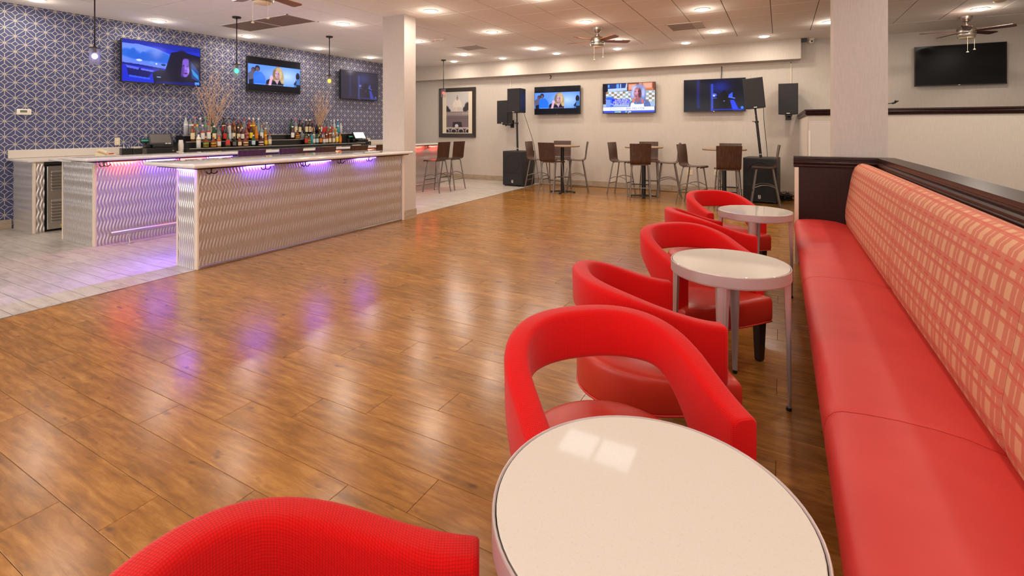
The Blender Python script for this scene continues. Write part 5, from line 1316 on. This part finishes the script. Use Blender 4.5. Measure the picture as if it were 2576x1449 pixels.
LEFT = [
 (270, 0, 'tall', 'frost', .355, GY, None, WH, 'tallest frosted clear bottle with a grey pourer at the left end of the top step'),
 (385, 0, 'tall', 'clear', .34, BL, None, TL, 'clear bottle with a bright blue cap on the top step'),
 (500, 0, 'tall', 'clear', .33, PK, None, RD, 'clear bottle with a pink cap and a red round mark on the top step'),
 (635, 0, 'tall', 'clear', .32, WH, None, BL, 'clear bottle with a pale cap and a dark blue round mark on the top step'),
 (765, 0, 'tall', 'clear', .325, GN, None, GN, 'clear bottle with a green cap and a green round mark on the top step'),
 (925, 0, 'tall', 'green', .31, BK, CR, None, 'dark green bottle with a black cap just left of the left twigs'),
 (1215, 0, 'tall', 'brown', .325, BK, RD, CR, 'dark brown bottle with a cream neck just right of the left twigs'),
 (1350, 0, 'tall', 'clear', .33, BK, WH, RD, 'clear bottle with a white label, red seal and black cap on the top step'),
 (1465, 0, 'tall', 'amber', .32, BK, OR, None, 'amber bottle with a slanted orange label on the top step'),
 (1570, 0, 'square', 'brown', .27, RD, BK, None, 'square dark bottle with a red cap on the top step'),
 (1650, 0, 'slim', 'amber', .25, BK, CR, None, 'short amber bottle with a black cap on the top step'),
 (1725, 0, 'tall', 'clear', .31, RD, None, None, 'clear bottle with a red cap on the top step, left of the white pourers'),
 (1850, 0, 'bulb', 'red', .335, WH, None, None, 'round red bottle with a white pourer on the top step of the left group'),
 (1955, 0, 'tall', 'honey', .335, WH, None, YL, 'golden bottle with a white pourer on the top step'),
 (2080, 0, 'cone', 'pale', .33, WH, None, None, 'conical pale blue bottle with a white pourer on the top step of the left group'),
 (2290, 0, 'tall', 'clear', .25, WH, None, None, 'short clear bottle at the right end of the left top step'),
 (440, 1, 'square', 'amber', .305, CR, CR, None, 'wide rum bottle with a large cream label at the left end of the middle step'),
 (560, 1, 'slim', 'clear', .30, YL, None, None, 'clear bottle with a bright yellow cap on the middle step'),
 (690, 1, 'tall', 'clear', .30, WH, WH, RD, 'clear rum bottle with a white cap, white label and red seal'),
 (840, 1, 'tall', 'clear', .325, RD, WH, RD, 'white labelled vodka bottle with a bright red cap on the middle step'),
 (975, 1, 'square', 'green', .28, WH, CR, None, 'green whiskey bottle with a square cream label'),
 (1090, 1, 'round', 'clear', .29, GY, None, None, 'clear faceted decanter below the left twigs'),
 (1240, 1, 'tall', 'black', .28, BK, RD, None, 'black bottle with a red triangular label on the middle step'),
 (1365, 1, 'slim', 'frost', .285, WH, TL, None, 'slim pale lilac bottle on the middle step'),
 (1460, 1, 'tall', 'brown', .29, BK, CR, None, 'dark brown rum bottle with a tall cream label and a dark figure'),
 (1580, 1, 'square', 'brown', .26, CR, CR, None, 'brown square bottle with a cream cap and cream label on the middle step'),
 (1680, 1, 'square', 'maroon', .25, CR, WH, None, 'maroon square bottle with a white label on the middle step'),
 (1785, 1, 'bulb', 'amber', .27, GY, PK, None, 'ornate bottle with a pink round label on the middle step'),
 (1895, 1, 'tall', 'black', .30, YL, YL, BK, 'black bottle with a yellow cap and a yellow label'),
 (2030, 1, 'square', 'honey', .27, OR, OR, None, 'orange labelled cinnamon whisky bottle on the middle step of the left group'),
 (2160, 1, 'tall', 'pale', .30, OR, WH, None, 'pale blue bottle with a white label and an orange cap'),
 (2250, 1, 'slim', 'honey', .24, CR, OR, None, 'slim golden bottle near the right end of the left group'),
 (590, 2, 'tall', 'white', .265, BK, None, GD, 'glossy white coated bottle with a black cap at the left end of the front step'),
 (770, 2, 'round', 'amber', .20, CR, GN, None, 'round amber bottle with a green oval label on the left front step'),
 (960, 2, 'round', 'amber', .20, GD, GD, None, 'round amber bottle with a golden oval label on the left front step'),
 (1095, 2, 'square', 'honey', .215, RD, WH, RD, 'square bourbon bottle with a white and red label on the left front step'),
 (1315, 2, 'cone', 'olive', .265, BK, RD, None, 'green bell shaped cognac bottle with a red label'),
 (1480, 2, 'square', 'black', .19, BK, GY, None, 'square black and grey whiskey bottle on the left front step'),
 (1610, 2, 'square', 'amber', .185, GY, CR, None, 'small amber bottle with a square cream label on the left front step'),
 (1760, 2, 'round', 'amber', .195, BK, CR, None, 'flat round amber bottle with a cream half moon label'),
 (1955, 2, 'square', 'green', .215, WH, TL, None, 'green gin bottle with a pale blue label and a white cap'),
 (2145, 2, 'round', 'maroon', .19, BK, WH, RD, 'squat maroon bottle with a white and red label'),
 (2265, 2, 'slim', 'honey', .215, YL, YL, RD, 'slim tequila bottle with a bright yellow label'),
 (2360, 2, 'square', 'clear', .25, RD, CR, None, 'red capped clear bottle with a cream label, right end of the left front step')]
RIGHT = [
 (490, 0, 'tall', 'green', .33, BK, None, None, 'tall green bottle at the left end of the right group'),
 (590, 0, 'tall', 'clear', .325, RD, CR, None, 'clear bottle with a red cap and a cream label in the right group'),
 (680, 0, 'tall', 'brown', .31, BK, CR, None, 'brown bottle with a black cap and cream label in the right group'),
 (740, 0, 'slim', 'black', .28, PK, None, None, 'slim dark bottle with a pinkish cap in the right group'),
 (835, 0, 'tall', 'brown', .325, CR, CR, None, 'dark bottle with a cream cap and cream label beside the one marked 7'),
 (915, 0, 'tall', 'brown', .325, CR, CR, None, 'dark bottle with a cream label carrying a large red 7'),
 (985, 0, 'square', 'black', .27, RD, CR, None, 'black bottle with a dark red cap left of the right twigs'),
 (1080, 0, 'slim', 'black', .26, BK, None, None, 'slim all black bottle in front of the right twigs'),
 (1170, 0, 'tall', 'clear', .32, BK, WH, RD, 'clear bottle with a red shoulder mark just right of the right twigs'),
 (1250, 0, 'tall', 'clear', .30, BK, RD, None, 'clear bottle with a red label on the right top step'),
 (1340, 0, 'tall', 'clear', .315, GY, None, None, 'clear bottle with a grey pourer on the right top step'),
 (1405, 0, 'bulb', 'clear', .32, WH, RD, None, 'clear round bottle with a white pourer on the right top step'),
 (1475, 0, 'tall', 'frost', .32, WH, None, None, 'frosted bottle with a white pourer on the right top step'),
 (1560, 0, 'cone', 'cyan', .335, WH, None, WH, 'conical cyan bottle with a white pourer in the right group'),
 (1630, 0, 'square', 'frost', .28, GY, None, None, 'square frosted bottle at the right end of the right top step'),
 (515, 1, 'tall', 'maroon', .28, WH, WH, None, 'maroon bottle with a plain white label on the right middle step'),
 (625, 1, 'round', 'amber', .19, BK, GD, None, 'squat amber cognac bottle with a golden label on the right middle step'),
 (735, 1, 'round', 'clear', .19, GY, None, None, 'clear round decanter on the end of the right middle step')]
SXR = -8.90
RFRONT = [
 (1000, 'square', 'brown', .30, RD, CR, None, 'brown bottle with a cream label behind the cyan gin bottle'),
 (1140, 'tall', 'brown', .295, YL, CR, None, 'brown bottle with a bright yellow cap in the right group'),
 (1220, 'square', 'red', .29, RD, WH, BL, 'red bottle with a white and blue label in the right group'),
 (1310, 'tall', 'amber', .32, RD, None, None, 'tall amber bottle with a red top in the right group'),
 (1385, 'tall', 'amber', .31, CR, None, CR, 'tall amber bottle with a cream top in the right group'),
 (1450, 'tall', 'clear', .29, RD, WH, None, 'clear bottle with a red cap behind the cream labelled rums'),
 (1495, 'tall', 'honey', .285, GD, None, None, 'golden bottle with a gold cap behind the yellow capped one'),
 (1530, 'slim', 'clear', .275, YL, WH, None, 'clear bottle with a yellow cap near the right end')]
RF2 = [
 (830, 'tall', 'olive', .25, BK, RD, None, 'dark olive bottle with a red label at the left end of the right front step'),
 (890, 'round', 'amber', .205, WH, GN, None, 'round bottle with a green oval label on the right front step'),
 (950, 'square', 'cyan', .235, BL, None, None, 'bright cyan square gin bottle on the right front step'),
 (1005, 'square', 'clear', .22, WH, WH, None, 'white labelled square bottle right of the cyan gin bottle'),
 (1080, 'square', 'green', .235, BK, TL, None, 'dark green bottle with a pale label on the right front step'),
 (1160, 'square', 'black', .24, OR, OR, None, 'dark bottle with an orange label on the right front step'),
 (1240, 'square', 'clear', .205, RD, WH, RD, 'small bottle with a white and red label on the right front step'),
 (1303, 'slim', 'amber', .215, WH, WH, RD, 'slim amber bottle with a white label and a red band'),
 (1375, 'square', 'amber', .235, CR, CR, None, 'amber rum bottle with a cream label on the right front step'),
 (1462, 'square', 'clear', .235, WH, CR, None, 'clear rum bottle with a cream label on the right front step'),
 (1542, 'tall', 'clear', .25, CR, YL, WH, 'clear bottle with a pale yellow label on the right front step'),
 (1612, 'square', 'honey', .24, (120, 30, 30), OR, None, 'orange labelled cinnamon whisky bottle at the right end of the right front step')]
for q, tr, *a in LEFT: bottle(zl(q), tr, *a, GL)
for q, tr, *a in RIGHT:
    b = bottle(zr(q), tr, *a, GR)
    if q == 915: text('numeral', '7', 0.085, lab((200, 60, 30)), b, (0.0385, 0, 0.105), (PI/2, 0, PI/2))
# the right half has a wider lower step, so two rows stand on it
obj('riser_step', box(B(), -9.18, -8.985, 7.17, 8.36, CT, 1.115), M_black, bs)
SX.append((-9.18, -8.985, 1.115))
for q, *a in RFRONT: bottle(zr(q), 3, *a, GR, -9.06)
for q, *a in RF2: bottle(zr(q), 2, *a, GR, SXR)
t = thing('tumbler', 'small black tumbler at the right end of the bottle steps', 'cup', (-8.88, 8.33, 1.0555)); bm = B(); lathe(bm, [(0.028, 0), (0.036, 0.10), (0.033, 0.10), (0.026, 0.006)], 16); obj('cup_wall', bm, M_black, t, smooth=True, angle=40)

# ------------------------------------------------------------------ dry twigs in vases
M_twig = mat('dry_twig', rgb(206, 168, 134), 0.8)
def twigs(x, y, z, n, h, spread, seed, label):
    t = thing('twig_arrangement', label, 'branches', (x, y, z), 0, 'vases of dry twigs'); r = random.Random(seed)
    bm = B(); lathe(bm, [(0.028, 0.0), (0.031, 0.004), (0.034, 0.14), (0.026, 0.19), (0.030, 0.21), (0.027, 0.21), (0.023, 0.19), (0.030, 0.14), (0.028, 0.01)], 18); obj('glass_vase', bm, M_glass, t, smooth=True)
    for k in range(n):
        f = (k+0.5)/n*2-1; sy = f*spread*(0.8+0.4*r.random()); sx = r.uniform(-0.02, 0.16); H = h*(0.72+0.28*r.random())*(1-0.18*abs(f))
        pts = []; ph = r.random()*6
        for i in range(8):
            q = i/7; pts.append((sx*q**1.3+0.012*math.sin(ph+q*7)*q, 0.014*f+sy*q**1.25+0.02*math.sin(ph*2+q*6)*q, 0.03+H*q))
        bm = B(); tube(bm, pts, 0.0065, 5, True, 0.002)
        for b in range(7):
            i = r.randint(2, 6); p = Vector(pts[i]); L = H*r.uniform(0.14, 0.34); ang = r.choice((-1, 1))*r.uniform(0.2, 0.6)
            d = Vector((r.uniform(-0.1, 0.25), math.sin(ang)+sy*0.5, math.cos(ang))).normalized()
            e = p+d*L*0.55+Vector((0, 0.012*r.uniform(-1, 1), 0)); tube(bm, [p, e, e+d*L*0.45+Vector((0.01, 0.03*r.uniform(-1, 1), 0.01))], 0.0036, 4, True, 0.0014)
        obj('twig', bm, M_twig, t)
twigs(-9.27, 5.40, 1.2725, 13, 1.16, 0.40, 4, 'bundle of bare dry twigs in a glass vase among the left group of bottles')
twigs(-9.27, 7.83, 1.2725, 13, 1.02, 0.30, 9, 'bundle of bare dry twigs in a glass vase among the right group of bottles')
